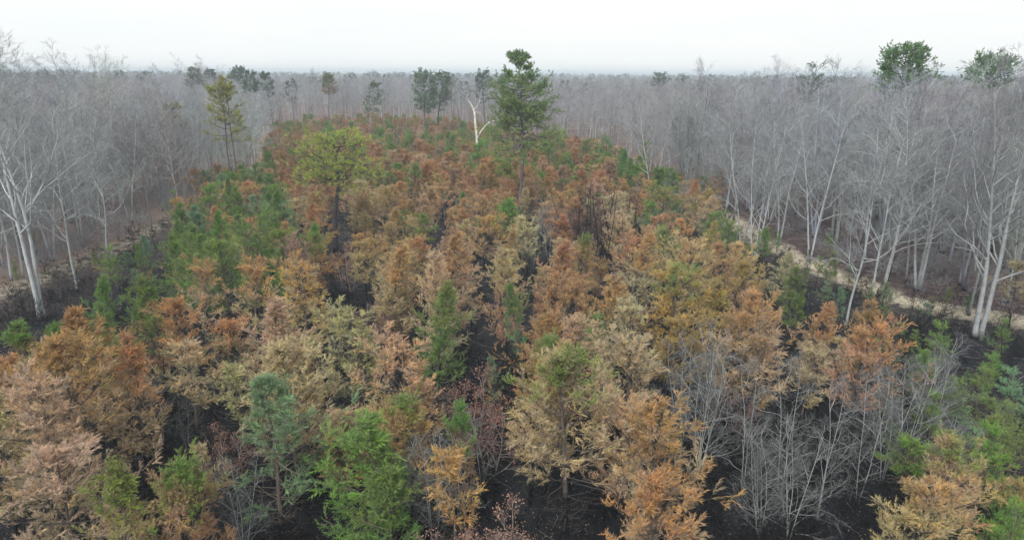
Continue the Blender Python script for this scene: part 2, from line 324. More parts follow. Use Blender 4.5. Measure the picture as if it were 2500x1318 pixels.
# ------------------------------------------------------------------ tree makers -> dict of part meshes
def young_pine(seed, h, wide=.24, base=.16, dens=1.0, wind=(.3, 0, -.05), th=.6, bare=.0, lean=0.0, nl=.15, shape=1.0, nw=.020):
    rng = np.random.default_rng(seed)
    tr, tb, nd = MB(), MB(), MB()
    tp, trd = grow(np.zeros((1, 3)), np.array([[lean, 0, 1.]]), np.array([h]), np.array([.011 * h + .02]), np.array([.012]), 12, .04, .04, rng)
    tubes(tr, tp, trd, 7)
    wh = np.arange(.05, .97, .46 / h); wh = wh + rng.normal(0, .012, len(wh)); az0, ecc = rng.random() * 6.28, rng.uniform(.15, .45)
    Ps, Ds, Ls, Rs, live = [], [], [], [], []
    for s in wh:
        k = rng.integers(4, 7); f = np.clip(s, 0, .999) * 11; i = int(f); p = tp[0, i] * (1 - f + i) + tp[0, i + 1] * (f - i)
        u = max(0, (s - base) / (1 - base)); dead = s < base; wl = rng.uniform(.62, 1.28)
        Lb = h * wide * (min(1, .42 + u * 2.2) * (1 - u) ** (.68 * shape) * 1.2 + .04) * wl
        a0 = rng.random() * 6.28
        for j in range(k):
            az = a0 + j * 6.283 / k + rng.normal(0, .25); el = .12 + .75 * u + rng.normal(0, .14)
            Ps.append(p + [0, 0, rng.normal(0, .06)]); Ds.append([math.cos(az) * math.cos(el), math.sin(az) * math.cos(el), math.sin(el)])
            L = Lb * rng.uniform(.55, 1.25) * (1 + ecc * math.cos(az - az0)); Ls.append(L * (.6 if dead else 1)); Rs.append(.006 + .008 * L); live.append((not dead) and rng.random() > bare * (1.4 - u) + .05)
    Ps, Ds, Ls, Rs, live = map(np.array, (Ps, Ds, Ls, Rs, live))
    bp, br = grow(Ps, Ds, Ls, Rs, Rs * .3, 6, .13, .10, rng); tubes(tb, bp, br, 4)
    dp, dr = bp[~live], br[~live]
    if len(dp):
        P, D, s, r = children(dp, dr, 4, .3, 1, .8, rng, flat=.6); d2, r2 = grow(P, D, rng.uniform(.2, .6, len(P)), np.full(len(P), .006), np.full(len(P), .004), 3, .05, .15, rng); tubes(tb, d2, r2, 3)
    bl, rl, ll = bp[live], br[live], Ls[live]; nk = 8
    P, D, s, r = children(bl, rl, nk, .22, 1.0, .78, rng, flat=.35)
    L = np.repeat(ll, nk) * .38 * (1.2 - .6 * s) * rng.uniform(.65, 1.25, len(s)); L = np.clip(L, .2, .65); tn = rng.random(len(L))
    sp_, sr = grow(P, D, L, np.full(len(P), .006), np.full(len(P), .004), 4, .30, .09, rng); tubes(tb, sp_[:, ::3], sr[:, ::3], 3)
    W = np.array(wind)
    def brush(pp, m, tone, full):
        a, b = pp[:, 1 if full else 0], pp[:, -1]; d = nrm(b - a)
        needles(nd, a, d, np.linalg.norm(b - a, axis=1) + .04, m, nl, nw, th, W, h, rng, tone)
    brush(sp_, max(4, int(20 * dens)), tn, True)
    P, D, s, r = children(sp_, sr, 3, .25, .95, .8, rng, flat=.1)
    s3, r3 = grow(P, D, rng.uniform(.14, .32, len(P)), np.full(len(P), .004), np.full(len(P), .003), 3, .25, .05, rng)
    brush(s3, max(4, int(14 * dens)), np.clip(np.repeat(tn, 3) + rng.normal(0, .16, len(P)), 0, 1), False)
    needles(nd, bl[:, -2], nrm(bl[:, -1] - bl[:, -2]), np.linalg.norm(bl[:, -1] - bl[:, -2], axis=1) + .15, 30, nl, nw, th, W, h, rng)
    top = tp[:, -2:]; needles(nd, top[:, 0], nrm(top[:, 1] - top[:, 0]), np.array([.6]), 90, nl, nw, th * .8, W * .8, h, rng)
    return {'trunk': tr, 'branches': tb, 'needles': nd, 'h': h}
def bare_tree(seed, h, stems=1, spread=.15, cb=.35, n1=12, n2=7, n3=6, n4=4, lean=(0, 0), r0=None, up=.07, leaf=0, kside=7, tw=.0085, limb=.40, wob=.03, ang=.85, hero=False):
    rng = np.random.default_rng(seed); tr, cr = MB(), MB(); lf = MB()
    az = rng.random() * 6.28 + np.arange(stems) * 6.283 / stems
    D = np.stack([np.cos(az) * spread * (stems > 1) + lean[0], np.sin(az) * spread * (stems > 1) + lean[1], np.ones(stems)], -1)
    r0 = r0 or .0095 * h + .03
    tp, tra = grow(np.stack([np.cos(az) * r0 * .9 * (stems > 1), np.sin(az) * r0 * .9 * (stems > 1), np.zeros(stems) - .1], -1), D, h * rng.uniform(.88, 1.02, stems), np.full(stems, r0), np.full(stems, min(.02, r0 * .3)), 16, .03, wob, rng)
    tra[:, 0] *= 1.35
    stem_l = []
    if hero:
        for a_ in range(stems): m_ = MB(); tubes(m_, tp[a_:a_ + 1], tra[a_:a_ + 1], kside); stem_l.append(m_)
    else: tubes(tr, tp, tra, kside)
    P, D, s, r = children(tp, tra, n1, cb, .99, ang, rng)
    L = h * limb * (1.15 - .75 * s) * rng.uniform(.6, 1.25, len(s)); rr = np.clip(r * .55, min(.02, r0 * .4), .10)
    p1, r1 = grow(P, D, L, rr, np.full(len(P), min(.012, r0 * .3)), 7, up, .2, rng); limbs = []
    if hero:
        for a_ in range(len(p1)): m_ = MB(); tubes(m_, p1[a_:a_ + 1], r1[a_:a_ + 1], 5); limbs.append(m_)
    else: tubes(tr, p1, r1, 4)
    P, D, s, r = children(p1, r1, n2, .2, 1, .65, rng); L2 = np.repeat(L, n2) * .48 * (1.2 - .6 * s) * rng.uniform(.6, 1.2, len(s))
    p2, r2 = grow(P, D, L2, np.clip(r * .7, tw * 1.5, .05), np.full(len(P), tw), 5, up, .2, rng); tubes(cr, p2, r2, 3)
    P, D, s, r = children(p2, r2, n3, .2, 1, .6, rng); L3 = np.repeat(L2, n3) * .5 * (1.2 - .5 * s) * rng.uniform(.6, 1.2, len(s))
    p3, r3 = grow(P, D, L3, np.full(len(P), tw), np.full(len(P), tw * .7), 3, up * 1.3, .12, rng); tubes(cr, p3, r3, 3)
    if n4:
        P, D, s, r = children(p3, r3, n4, .25, 1, .55, rng); L4 = np.clip(np.repeat(L3, n4) * .6, .12, .6) * rng.uniform(.6, 1.2, len(s))
        p4, r4 = grow(P, D, L4, np.full(len(P), tw * .7), np.full(len(P), tw * .5), 2, 0, .1, rng); tubes(cr, p4, r4, 3)
    else: p4 = p3
    out = {'trunk': stem_l if hero else tr, 'twigs': cr, 'h': h}
    if hero: out['limb'] = limbs
    if leaf: leaves(lf, p3[:, -1], leaf, .045, .13, h, rng); out['leaves'] = lf
    return out
def big_pine(seed, h, cb, wid, prof, nb=60, pad=.9, dens=1.0, lean=(0, 0), dead=8, r0=.25, stems=1, el0=.05, wob=.05, sub=6, nlen=.22, m=14, nw=.06, hero=False, bw=.12, fine=True, elk=.5):
    """prof(u) -> relative crown half width over u 0..1 of the crown height"""
    rng = np.random.default_rng(seed); tr, tb, nd = MB(), MB(), MB()
    tp, tra = grow(np.zeros((stems, 3)) + np.arange(stems)[:, None] * np.array([[.5, 0, 0]]), np.array([[lean[0], lean[1], 1.]] * stems) + np.arange(stems)[:, None] * np.array([[-.03, 0, 0]]), np.full(stems, h), np.full(stems, r0 / stems ** .5), np.full(stems, .03), 18, .03, wob, rng)
    tp[..., 2] *= h / tp[..., 2].max(); stem_l = []; limbs = []
    for a_ in range(stems): m_ = MB(); tubes(m_, tp[a_:a_ + 1], tra[a_:a_ + 1], 9); stem_l.append(m_)
    u = np.sort(rng.random(nb)) ** .92; s = cb + (1 - cb) * u * .985; f = s * 17; i = np.minimum(f.astype(int), 16); k = rng.integers(0, stems, nb)
    P = tp[k, i] * (1 - f + i)[:, None] + tp[k, i + 1] * (f - i)[:, None]
    az = np.arange(nb) * 2.4 + rng.normal(0, .4, nb); el = el0 + elk * u + rng.normal(0, .15, nb)
    L = wid * np.array([prof(x) for x in u]) * rng.uniform(.6, 1.15, nb) + .3
    D = np.stack([np.cos(az) * np.cos(el), np.sin(az) * np.cos(el), np.sin(el)], -1)
    b, br = grow(P, D, L, .012 + .018 * L, np.full(nb, .012), 8, .05, bw, rng)
    if hero:
        for a_ in range(nb): m_ = MB(); tubes(m_, b[a_:a_ + 1], br[a_:a_ + 1], 5); limbs.append(m_)
    else: tubes(tb, b, br, 5)
    P, D, s, r = children(b, br, sub, .4, 1, .8, rng, flat=.75); L2 = np.repeat(L, sub) * .38 * rng.uniform(.6, 1.2, len(s)) + .12
    b2, r2 = grow(P, D, L2, np.clip(r * .6, .01, .05), np.full(len(P), .008), 5, .14, .14, rng); tubes(tb, b2, r2, 3)
    P, D, s, r = children(b2, r2, 6, .3, 1, .7, rng, flat=.5); L3 = np.clip(np.repeat(L2, 6) * .4, .15, .6) * rng.uniform(.7, 1.2, len(s))
    b3, r3 = grow(P, D, L3, np.full(len(P), .008), np.full(len(P), .006), 3, .25, .1, rng)
    if fine: tubes(tb, b3, r3, 3)
    keep = rng.random(len(b3)) < dens
    e = b3[keep]; mm = m
    needles(nd, e[:, 1], nrm(e[:, 2] - e[:, 1]), np.linalg.norm(e[:, 2] - e[:, 1], axis=1) + .08, mm, nlen, nw, 1.0, np.array([.1, 0, .08]), h, rng)
    if dead:
        ss = rng.uniform(.25 * cb + .05, cb, dead); f = ss * 17; i = f.astype(int); P = tp[0, i] * (1 - f + i)[:, None] + tp[0, i + 1] * (f - i)[:, None]; az = rng.random(dead) * 6.28
        D = np.stack([np.cos(az), np.sin(az), rng.uniform(-.2, .25, dead)], -1)
        b, br = grow(P, D, wid * rng.uniform(.25, .8, dead), np.full(dead, .045), np.full(dead, .012), 7, .0, .16, rng); tubes(tb, b, br, 4)
        P, D, s, r = children(b, br, 5, .3, 1, .8, rng); b2, r2 = grow(P, D, rng.uniform(.3, 1.1, len(P)), np.full(len(P), .014), np.full(len(P), .006), 4, .02, .2, rng); tubes(tb, b2, r2, 3)
    out = {'trunk': stem_l, 'branches': tb, 'needles': nd, 'h': h}
    if hero: out['limb'] = limbs
    return out
def burnt_pole(seed, h):
    rng = np.random.default_rng(seed); tr, cr = MB(), MB()
    tp, ra = grow(np.zeros((1, 3)), np.array([[0, 0, 1.]]), np.array([h]), np.array([.05 + .005 * h]), np.array([.012]), 9, .03, .05, rng); tubes(tr, tp, ra, 6)
    P, D, s, r = children(tp, ra, 26, .2, 1, 1.0, rng); L = rng.uniform(.3, 1.1, len(P)) * (1.15 - .7 * s)
    b, br = grow(P, D, L, np.full(len(P), .014), np.full(len(P), .006), 4, .1, .12, rng); tubes(cr, b, br, 3)
    P, D, s, r = children(b, br, 3, .3, 1, .8, rng); b2, r2 = grow(P, D, rng.uniform(.15, .4, len(P)), np.full(len(P), .007), np.full(len(P), .005), 3, .1, .12, rng); tubes(cr, b2, r2, 3)
    return {'trunk': tr, 'twigs': cr, 'h': h}

# ------------------------------------------------------------------ things
PARTMAT = {'trunk': None, 'branches': None, 'needles': M_needle, 'twigs': M_twig, 'leaves': M_leaf}
def bank(maker, matmap, name):
    d = maker; out = {'h': d['h'], 'parts': {}}
    for k, v in d.items():
        if k == 'h': continue
        mt = matmap[{'limb': 'trunk'}.get(k, k)]
        if isinstance(v, list): out['parts'][k] = [a.mesh(name + '_' + k, mt, smooth=True) for a in v]
        else: out['parts'][k] = v.mesh(name + '_' + k, mt, smooth=(k == 'trunk'))
    return out
THINGS = []
def plant(src, name, x, y, rz=0, s=(1, 1, 1), label=None, cat='tree', group=None, cols=None, upper=None, split=2.0, tilt=(0, 0)):
    e = bpy.data.objects.new(name, None); COL.objects.link(e); e.empty_display_size = .3
    e.location = (x, y, -.03); e.rotation_euler = (tilt[0], tilt[1], rz); e.scale = s
    e['label'] = label or ''; e['category'] = cat
    if group: e['group'] = group
    for k, mes in src['parts'].items():
        for me in (mes if isinstance(mes, list) else [mes]):
            o = bpy.data.objects.new(k, me); COL.objects.link(o); o.parent = e
            c = (cols or {}).get({'limb': 'trunk'}.get(k, k), (.3, .3, .3)); o.color = (*c, 1)
            if k in ('twigs', 'branches', 'needles', 'leaves'): o['kind'] = 'stuff'
            if k == 'needles': o['upper_color'] = list(upper or c); o['change_height'] = float(split)
    THINGS.append(e); return e
# variants of the young pines
SC = {'trunk': M_scorch, 'branches': M_twig, 'needles': M_needle}
YP = []
specs = [  # seed h wide base dens wind th bare shape
    (1, 7.6, .24, .22, 1.05, (.4, 0, -.05), .62, .05, .9), (2, 7.2, .28, .25, 1.0, (.3, .05, 0), .6, .1, .8), (3, 8.2, .22, .2, 1.0, (.45, 0, .0), .58, .08, 1.0),
    (4, 6.4, .31, .3, 1.0, (.3, -.1, 0), .6, .15, .75), (5, 7.8, .27, .32, .95, (.35, 0, 0), .62, .2, .85), (6, 6.8, .29, .38, .9, (.25, .1, 0), .6, .3, .75),
    (7, 7.0, .23, .18, 1.0, (.45, 0, .1), .58, .05, 1.15), (8, 5.6, .30, .25, 1.0, (.3, 0, 0), .65, .12, .85), (9, 8.0, .29, .3, 1.0, (.25, 0, 0), .65, .18, .62), (10, 6.0, .27, .42, .8, (.3, 0, 0), .6, .4, .8)]
for a in specs:
    YP.append(bank(young_pine(a[0], a[1], a[2], a[3], a[4], a[5], a[6], a[7], shape=a[8]), SC, 'young_pine'))
SPARSE = [bank(young_pine(31, 8.2, .26, .3, .8, (.2, 0, .05), .55, .3, nl=.18), SC, 'white_pine'), bank(young_pine(32, 7.0, .30, .3, .6, (.3, 0, .05), .7, .5, nl=.18), SC, 'white_pine')]
BT = {'trunk': M_bark, 'twigs': M_twig, 'leaves': M_leaf}
BARE = [bank(bare_tree(50 + i, hh, st, spd, cb, n1, 7, 6, 4, r0=rr), BT, 'bare_tree') for i, (hh, st, spd, cb, n1, rr) in enumerate(
    [(20, 2, .07, .2, 17, .17), (18, 1, .1, .3, 24, .12), (19, 2, .16, .25, 15, .14), (17, 3, .18, .2, 12, .11), (21, 1, .1, .35, 26, .15), (16, 1, .1, .25, 24, .10), (19, 1, 0, .25, 26, .16), (15, 2, .22, .2, 14, .10)])]
SPROUT = [bank(bare_tree(70 + i, hh, st, .10, .15, 12, 6, 5, 2, r0=.026, tw=.0045, limb=.30, wob=.045, ang=.85, up=.07), BT, 'sprout_clump') for i, (hh, st) in enumerate([(7, 5), (7.5, 2), (6.5, 3), (8, 1)])]
LEAFY = [bank(bare_tree(80 + i, hh, 2, .2, .15, 10, 5, 4, 0, r0=.05, leaf=lf, up=.06, limb=.4), BT, 'leafy_sapling') for i, (hh, lf) in enumerate([(5, 4), (6, 2), (4.2, 6)])]
POLE = [bank(burnt_pole(90 + i, hh), {'trunk': M_char, 'twigs': M_char}, 'burnt_pole') for i, hh in enumerate([9, 7.5, 10, 6])]
GREY, PALE, DARKB, BLK = (.33, .345, .355), (.41, .435, .445), (.19, .185, .19), (.05, .048, .05)

CN = {'tan': 'tan', 'pink': 'pinkish-tan', 'khaki': 'khaki', 'orange': 'orange', 'rust': 'rust-red', 'brown': 'dull brown', 'amber': 'amber', 'green': 'green', 'dark': 'dark green', 'blue': 'blue-green', 'yellow': 'yellow-green', 'lime': 'light green', 'olive': 'olive green'}
GREENS = {'green', 'dark', 'blue', 'yellow', 'lime', 'olive'}
MARKS = [('tall green pine', 1270, 230), ('spreading yellow-green pine', 800, 420), ('forked white snag', 1170, 300), ('paired distant green pines', 1045, 220), ('slender two-stemmed pine', 545, 270),
         ('blackened poles', 1440, 560), ('pale two-stemmed tree', 90, 560), ('big grey two-stemmed tree', 2390, 600), ('bare-trunked blue-green pine', 650, 1050), ('windswept green pine', 860, 1080),
         ('green pine among tan ones', 1060, 830), ('grey sprout thicket', 1700, 920), ('round-topped skyline pine', 2200, 160), ('sandy track', 2230, 740), ('green pine clump', 560, 560), ('brown-skirted distant pine', 797, 220),
         ('domed khaki pine', 1540, 900), ('corner khaki pine', 140, 1100), ('purple-brown leafy sapling', 1180, 1010)]
SECT = ['to its right', 'above right', 'straight above', 'above left', 'to its left', 'below left', 'straight below', 'below right']
ORD = ['nearest', 'second', 'third', 'fourth', 'fifth', 'sixth', 'seventh', 'eighth', 'ninth', 'tenth', 'eleventh', 'twelfth', 'thirteenth', 'fourteenth', 'fifteenth', 'sixteenth', 'seventeenth', 'eighteenth', 'nineteenth', 'twentieth'] + ['twenty-' + a for a in ('first', 'second', 'third', 'fourth', 'fifth', 'sixth', 'seventh', 'eighth', 'ninth')] + ['thirtieth'] + ['thirty-' + a for a in ('first', 'second', 'third', 'fourth', 'fifth', 'sixth')]
PENDING = []                                # (empty, description, px, py) -> labelled once all stand
def later(e, desc, x, y, z): px, py = proj(x, y, z); PENDING.append((e, desc, float(px), float(py)))

placed = []
def pine_desc(lo, up, split):
    a, b = CN[lo], CN[up]
    if lo == up or split > .97 or a == b: return a + (' young pine' if lo in GREENS else ' scorched pine')
    return a + ' pine with ' + b + ' top'
def put_young(px, py, h, wf=1.0, lo='tan', up=None, split=2.0, v=None, label=None, tiltx=0.0):
    up = up or lo
    x, y = at(px, py, h); i = v if v is not None else rnd.randrange(len(YP))
    src = (YP + SPARSE)[i]; s = h / src['h']
    j = lambda c: tuple(min(.62, k * rnd.uniform(.88, 1.12)) for k in c)
    green = lo in GREENS
    e = plant(src, 'green_pine' if green and up in GREENS else 'scorched_pine', x, y, rnd.uniform(-.6, .6), (s * wf * rnd.uniform(.95, 1.05), s * wf * rnd.uniform(.95, 1.05), s * rnd.uniform(.98, 1.03)), label,
              group='young green pines of the stand' if green and up in GREENS else 'scorched young pines of the burnt stand',
              cols={'trunk': (.12, .10, .09), 'branches': (.10, .09, .085) if not green else (.2, .17, .14), 'needles': j(PAL[lo])}, upper=j(PAL[up]), split=split, tilt=(rnd.gauss(0, .03), rnd.gauss(.02, .03) + tiltx))
    placed.append((x, y))
    if not label: later(e, pine_desc(lo, up, split), x, y, h * .85)
    return e
# hand-placed young pines: px, py of the top, height, width, lower colour, upper colour, change height, variant
YOUNG = [
 (20, 868, 7, 1, 'pink', 'orange', .85, 4), (45, 786, 6.5, .9, 'orange', 'green', .8, 6), (88, 790, 6, .8, 'orange', 'olive', .85, 6), (150, 790, 5.5, .7, 'orange', 'green', .75, 7), (-30, 960, 7, 1.1, 'khaki', 'tan', .8, 0),
 (155, 845, 8, 1.1, 'tan', 'orange', .75, 1), (232, 750, 8.2, 1.1, 'tan', 'orange', .62, 2), (268, 800, 6.8, .9, 'orange', 'green', .72, 3), (130, 1065, 6.6, 1.1, 'khaki', 'tan', .7, 3), (75, 960, 7.2, 1.15, 'khaki', 'tan', .6, 8),
 (230, 960, 7.4, 1.15, 'tan', 'khaki', .6, 8), (310, 850, 7, .9, 'tan', 'orange', .7, 0), (330, 1075, 3.8, 1.2, 'brown', 'brown', 2, 5),
 (270, 1165, 6, 1, 'tan', 'olive', .72, 0), (305, 1235, 5.2, 1, 'green', 'lime', .7, 6), (200, 1240, 5.5, 1, 'tan', 'tan', 2, 1), (365, 700, 6.8, 1, 'orange', 'green', .6, 0), (350, 730, 5, .9, 'green', 'green', 2, 6),
 (430, 740, 7.4, 1.05, 'khaki', 'orange', .66, 4), (345, 880, 6.6, 1, 'tan', 'khaki', .5, 1), (385, 850, 7, 1, 'khaki', 'orange', .8, 5), (450, 840, 6.4, 1.1, 'khaki', 'tan', .6, 9), (555, 782, 6, .95, 'khaki', 'orange', .8, 3), (565, 885, 5.8, .85, 'khaki', 'khaki', 2, 9),
 (478, 660, 6.8, .9, 'tan', 'orange', .8, 5), (545, 640, 7.2, 1, 'khaki', 'green', .55, 4), (600, 660, 7, 1, 'khaki', 'orange', .7, 5), (500, 640, 7, .9, 'tan', 'rust', .8, 9),
 (662, 722, 7.8, 1.15, 'pink', 'tan', .6, 2), (742, 700, 8.4, 1.1, 'pink', 'pink', 2, 0), (738, 645, 8, 1.1, 'tan', 'amber', .85, 8), (790, 668, 7, .9, 'tan', 'amber', .7, 3), (700, 855, 7.6, 1.15, 'pink', 'tan', .5, 1), (640, 930, 6.4, 1, 'pink', 'khaki', .4, 8), (735, 850, 6.5, 1, 'tan', 'orange', .8, 6),
 (690, 655, 5.6, .5, 'dark', 'dark', 2, 6), (672, 612, 6, .6, 'lime', 'lime', 2, 6), (780, 925, 6.2, 1, 'pink', 'olive', .85, 1), (840, 985, 5.4, 1, 'orange', 'pink', .7, 3), (755, 1000, 5.4, 1, 'pink', 'orange', .6, 7),
 (470, 1120, 6.2, 1, 'orange', 'green', .82, 7), (385, 1145, 5.8, .85, 'orange', 'olive', .9, 6), (430, 1175, 5.6, 1, 'orange', 'pink', .7, 1), (500, 1230, 5, 1, 'blue', 'lime', .7, 6), (560, 1180, 5.3, 1.1, 'brown', 'orange', .6, 1), (345, 1200, 5.6, 1, 'orange', 'pink', .6, 0), (610, 1120, 5.6, .9, 'brown', 'tan', .7, 5), (700, 1110, 5.8, .9, 'brown', 'orange', .7, 5), (440, 1255, 4.6, 1, 'rust', 'orange', .7, 7),
 (500, 1085, 4.8, .8, 'khaki', 'khaki', 2, 9), (700, 1040, 6, .9, 'blue', 'lime', .8, 10), (790, 1100, 5.6, 1, 'green', 'lime', .75, 7), (830, 1160, 5.3, 1.1, 'green', 'green', 2, 11), (900, 1190, 5.2, 1, 'lime', 'orange', .95, 8),
 (865, 760, 7.2, 1.15, 'khaki', 'khaki', 2, 8), (815, 730, 5.6, .8, 'khaki', 'tan', .7, 6), (900, 800, 6.6, 1, 'khaki', 'khaki', 2, 5), (820, 830, 6.4, .9, 'khaki', 'brown', .4, 9),
 (940, 592, 8.4, 1.1, 'tan', 'orange', .82, 2), (905, 650, 6.6, 1, 'pink', 'tan', .6, 3), (970, 640, 6.5, .9, 'tan', 'orange', .8, 0), (1095, 562, 9.2, 1.05, 'pink', 'orange', .8, 2), (1065, 640, 8, .9, 'tan', 'pink', .6, 0), (1140, 650, 7.8, 1.0, 'brown', 'amber', .8, 8), (1120, 740, 7.5, 1.05, 'tan', 'orange', .7, 1),
 (975, 845, 7.2, 1.1, 'tan', 'pink', .6, 8), (945, 920, 6.6, 1, 'tan', 'pink', .8, 0), (1015, 780, 6.8, .9, 'pink', 'tan', .6, 1), (1000, 985, 5.8, 1.1, 'orange', 'olive', .9, 7), (1110, 880, 6.4, .9, 'orange', 'green', .6, 3), (1130, 975, 6, .7, 'orange', 'green', .7, 6), (1060, 1000, 5.2, .9, 'rust', 'olive', .8, 7),
 (1238, 628, 7.4, .85, 'pink', 'tan', .7, 0), (1205, 700, 6.8, 1, 'pink', 'orange', .8, 1), (1290, 760, 6.4, .9, 'tan', 'orange', .7, 3), (1200, 880, 4.4, .8, 'blue', 'blue', 2, 10), (1330, 690, 6.6, 1, 'brown', 'tan', .5, 8),
 (1300, 845, 7.8, 1.05, 'pink', 'amber', .8, 2), (1240, 900, 7, 1, 'tan', 'orange', .7, 0), (1350, 830, 6.4, .9, 'orange', 'green', .85, 7), (1392, 885, 8, 1.25, 'tan', 'green', .93, 1), (1335, 930, 7.4, 1.1, 'tan', 'amber', .9, 0), (1290, 1010, 6.2, 1.1, 'khaki', 'tan', .5, 4), (1440, 990, 6.6, 1.1, 'khaki', 'amber', .9, 3), (1370, 1030, 6.2, 1.1, 'khaki', 'amber', .85, 5),
 (1590, 905, 7.2, 1.0, 'khaki', 'khaki', 2, 8), (1465, 865, 7.2, 1, 'khaki', 'tan', .5, 3), (1540, 980, 6.2, 1, 'khaki', 'pink', .3, 8), (1430, 795, 6.6, 1, 'pink', 'pink', 2, 1), (1455, 778, 5.8, .7, 'brown', 'lime', .7, 7), (1510, 790, 6, .9, 'pink', 'brown', .5, 8), (1560, 760, 6.6, 1, 'khaki', 'khaki', 2, 5), (1600, 800, 6, 1, 'brown', 'pink', .5, 3),
 (1352, 592, 8.4, 1.15, 'orange', 'orange', 2, 2), (1330, 640, 7.4, 1, 'orange', 'tan', .5, 1), (1400, 690, 7, 1, 'tan', 'orange', .6, 8), (1350, 770, 5.8, 1.1, 'rust', 'orange', .6, 7), (1545, 575, 8.4, 1.0, 'tan', 'orange', .8, 2), (1500, 600, 7.6, 1, 'brown', 'orange', .8, 1), (1585, 612, 7.6, 1, 'brown', 'rust', .75, 3), (1480, 690, 7, 1, 'tan', 'orange', .7, 8), (1530, 690, 7, 1.1, 'khaki', 'orange', .7, 0), (1440, 585, 6.2, .8, 'rust', 'lime', .9, 7), (1450, 650, 5.8, 1, 'brown', 'rust', .5, 5),
 (1655, 650, 8.2, 1.2, 'amber', 'lime', .95, 4), (1700, 690, 7.2, 1.1, 'amber', 'orange', .8, 8), (1650, 760, 6.2, 1, 'amber', 'amber', 2, 3), (1690, 590, 7.8, 1.1, 'tan', 'khaki', .6, 8), (1640, 560, 7.6, .9, 'tan', 'lime', .85, 1), (1718, 545, 7.6, .7, 'khaki', 'amber', .8, 2), (1770, 600, 6.6, .9, 'amber', 'orange', .6, 1),
 (1830, 655, 6.8, 1.0, 'orange', 'amber', .8, 1), (1893, 608, 8, .9, 'orange', 'green', .78, 2), (1800, 640, 5.8, .9, 'orange', 'amber', .7, 3), (1745, 700, 6.8, 1, 'tan', 'amber', .8, 0), (1798, 752, 7, 1, 'tan', 'rust', .85, 3), (1870, 725, 7, 1.05, 'khaki', 'orange', .8, 1), (1755, 790, 6.2, 1, 'orange', 'tan', .5, 0), (1840, 830, 6, 1.1, 'orange', 'tan', .6, 5), (1910, 760, 6.2, .9, 'tan', 'orange', .8, 9), (1900, 820, 5.4, 1, 'khaki', 'tan', .7, 7),
 (1998, 742, 6.8, .95, 'pink', 'orange', .72, 2), (2050, 820, 4.8, 1, 'pink', 'tan', .5, 9), (1975, 860, 5, 1, 'tan', 'pink', .5, 5), (2135, 732, 6.2, .8, 'orange', 'orange', 2, 6), (2100, 790, 6.8, .95, 'pink', 'orange', .7, 3), (2180, 785, 5, 1, 'green', 'amber', .6, 9), (2210, 830, 4.8, 1.1, 'green', 'amber', .85, 11),
 (1628, 985, 8.2, 1.1, 'tan', 'orange', .66, 4), (1585, 1195, 6.4, 1.1, 'pink', 'orange', .72, 1), (1680, 1235, 5.2, 1, 'pink', 'orange', .7, 3), (1500, 1240, 5, .9, 'tan', 'orange', .7, 7), (1620, 1110, 5.4, 1, 'tan', 'tan', 2, 9), (1600, 1280, 5, 1.1, 'pink', 'tan', .5, 0),
 (1110, 1085, 5.8, 1, 'orange', 'orange', 2, 9), (1170, 1130, 5, .9, 'orange', 'tan', .6, 9), (1400, 1170, 4, .8, 'amber', 'amber', 2, 5), (1480, 1130, 4.6, .8, 'tan', 'tan', 2, 9),
 (2345, 1085, 6.4, 1.1, 'pink', 'olive', .9, 1), (2245, 1150, 6, 1.05, 'tan', 'orange', .8, 3), (2300, 1130, 5.8, 1, 'pink', 'orange', .8, 8), (2420, 1055, 6.2, .9, 'amber', 'green', .7, 11), (2490, 1030, 6, 1, 'green', 'lime', .7, 10), (2440, 1235, 5.6, 1, 'lime', 'green', .6, 11), (2380, 1200, 5, 1, 'amber', 'orange', .6, 5), (2500, 1170, 5.6, 1, 'green', 'amber', .8, 6), (2340, 1260, 4.8, 1, 'orange', 'lime', .8, 9),
 (2290, 800, 5.8, 1, 'green', 'lime', .7, 11), (2265, 860, 5.2, 1, 'lime', 'green', .6, 10), (2340, 850, 5, 1.1, 'lime', 'lime', 2, 11), (2320, 930, 4.8, 1, 'green', 'lime', .5, 11), (2400, 880, 4.2, 1, 'green', 'green', 2, 11), (2470, 920, 5, 1, 'lime', 'blue', .6, 11), (2440, 990, 4.8, .9, 'green', 'lime', .6, 11), (2240, 960, 4.2, .8, 'green', 'green', 2, 11), (2370, 1000, 3.8, .9, 'lime', 'lime', 2, 10),
 (2120, 860, 4.2, .9, 'green', 'green', 2, 9), (2165, 930, 4, .8, 'green', 'amber', .8, 11), (2440, 790, 4.5, .8, 'blue', 'green', .6, 11), (2170, 690, 4.5, .8, 'lime', 'blue', .6, 10), (2060, 700, 4, .8, 'blue', 'blue', 2, 10), (2030, 620, 4.8, .8, 'lime', 'green', .6, 11),
 (1960, 650, 6, .8, 'green', 'lime', .7, 6), (1940, 690, 5, .9, 'lime', 'green', .6, 10), (1870, 560, 4.6, .9, 'green', 'green', 2, 7), (1820, 600, 5, .9, 'green', 'olive', .6, 8), (1780, 540, 5.2, 1.1, 'green', 'lime', .7, 8), (1740, 520, 5.6, 1.1, 'lime', 'green', .7, 3), (1700, 500, 4.6, 1, 'green', 'olive', .6, 7), (1620, 460, 8, 1.3, 'blue', 'olive', .7, 8), (1600, 500, 6.6, 1.1, 'blue', 'green', .6, 5), (1650, 500, 6, 1, 'dark', 'blue', .6, 8), (1850, 640, 4.2, .9, 'blue', 'green', .5, 10), (1900, 570, 3.6, .8, 'green', 'green', 2, 11),
 # green clump on the left edge
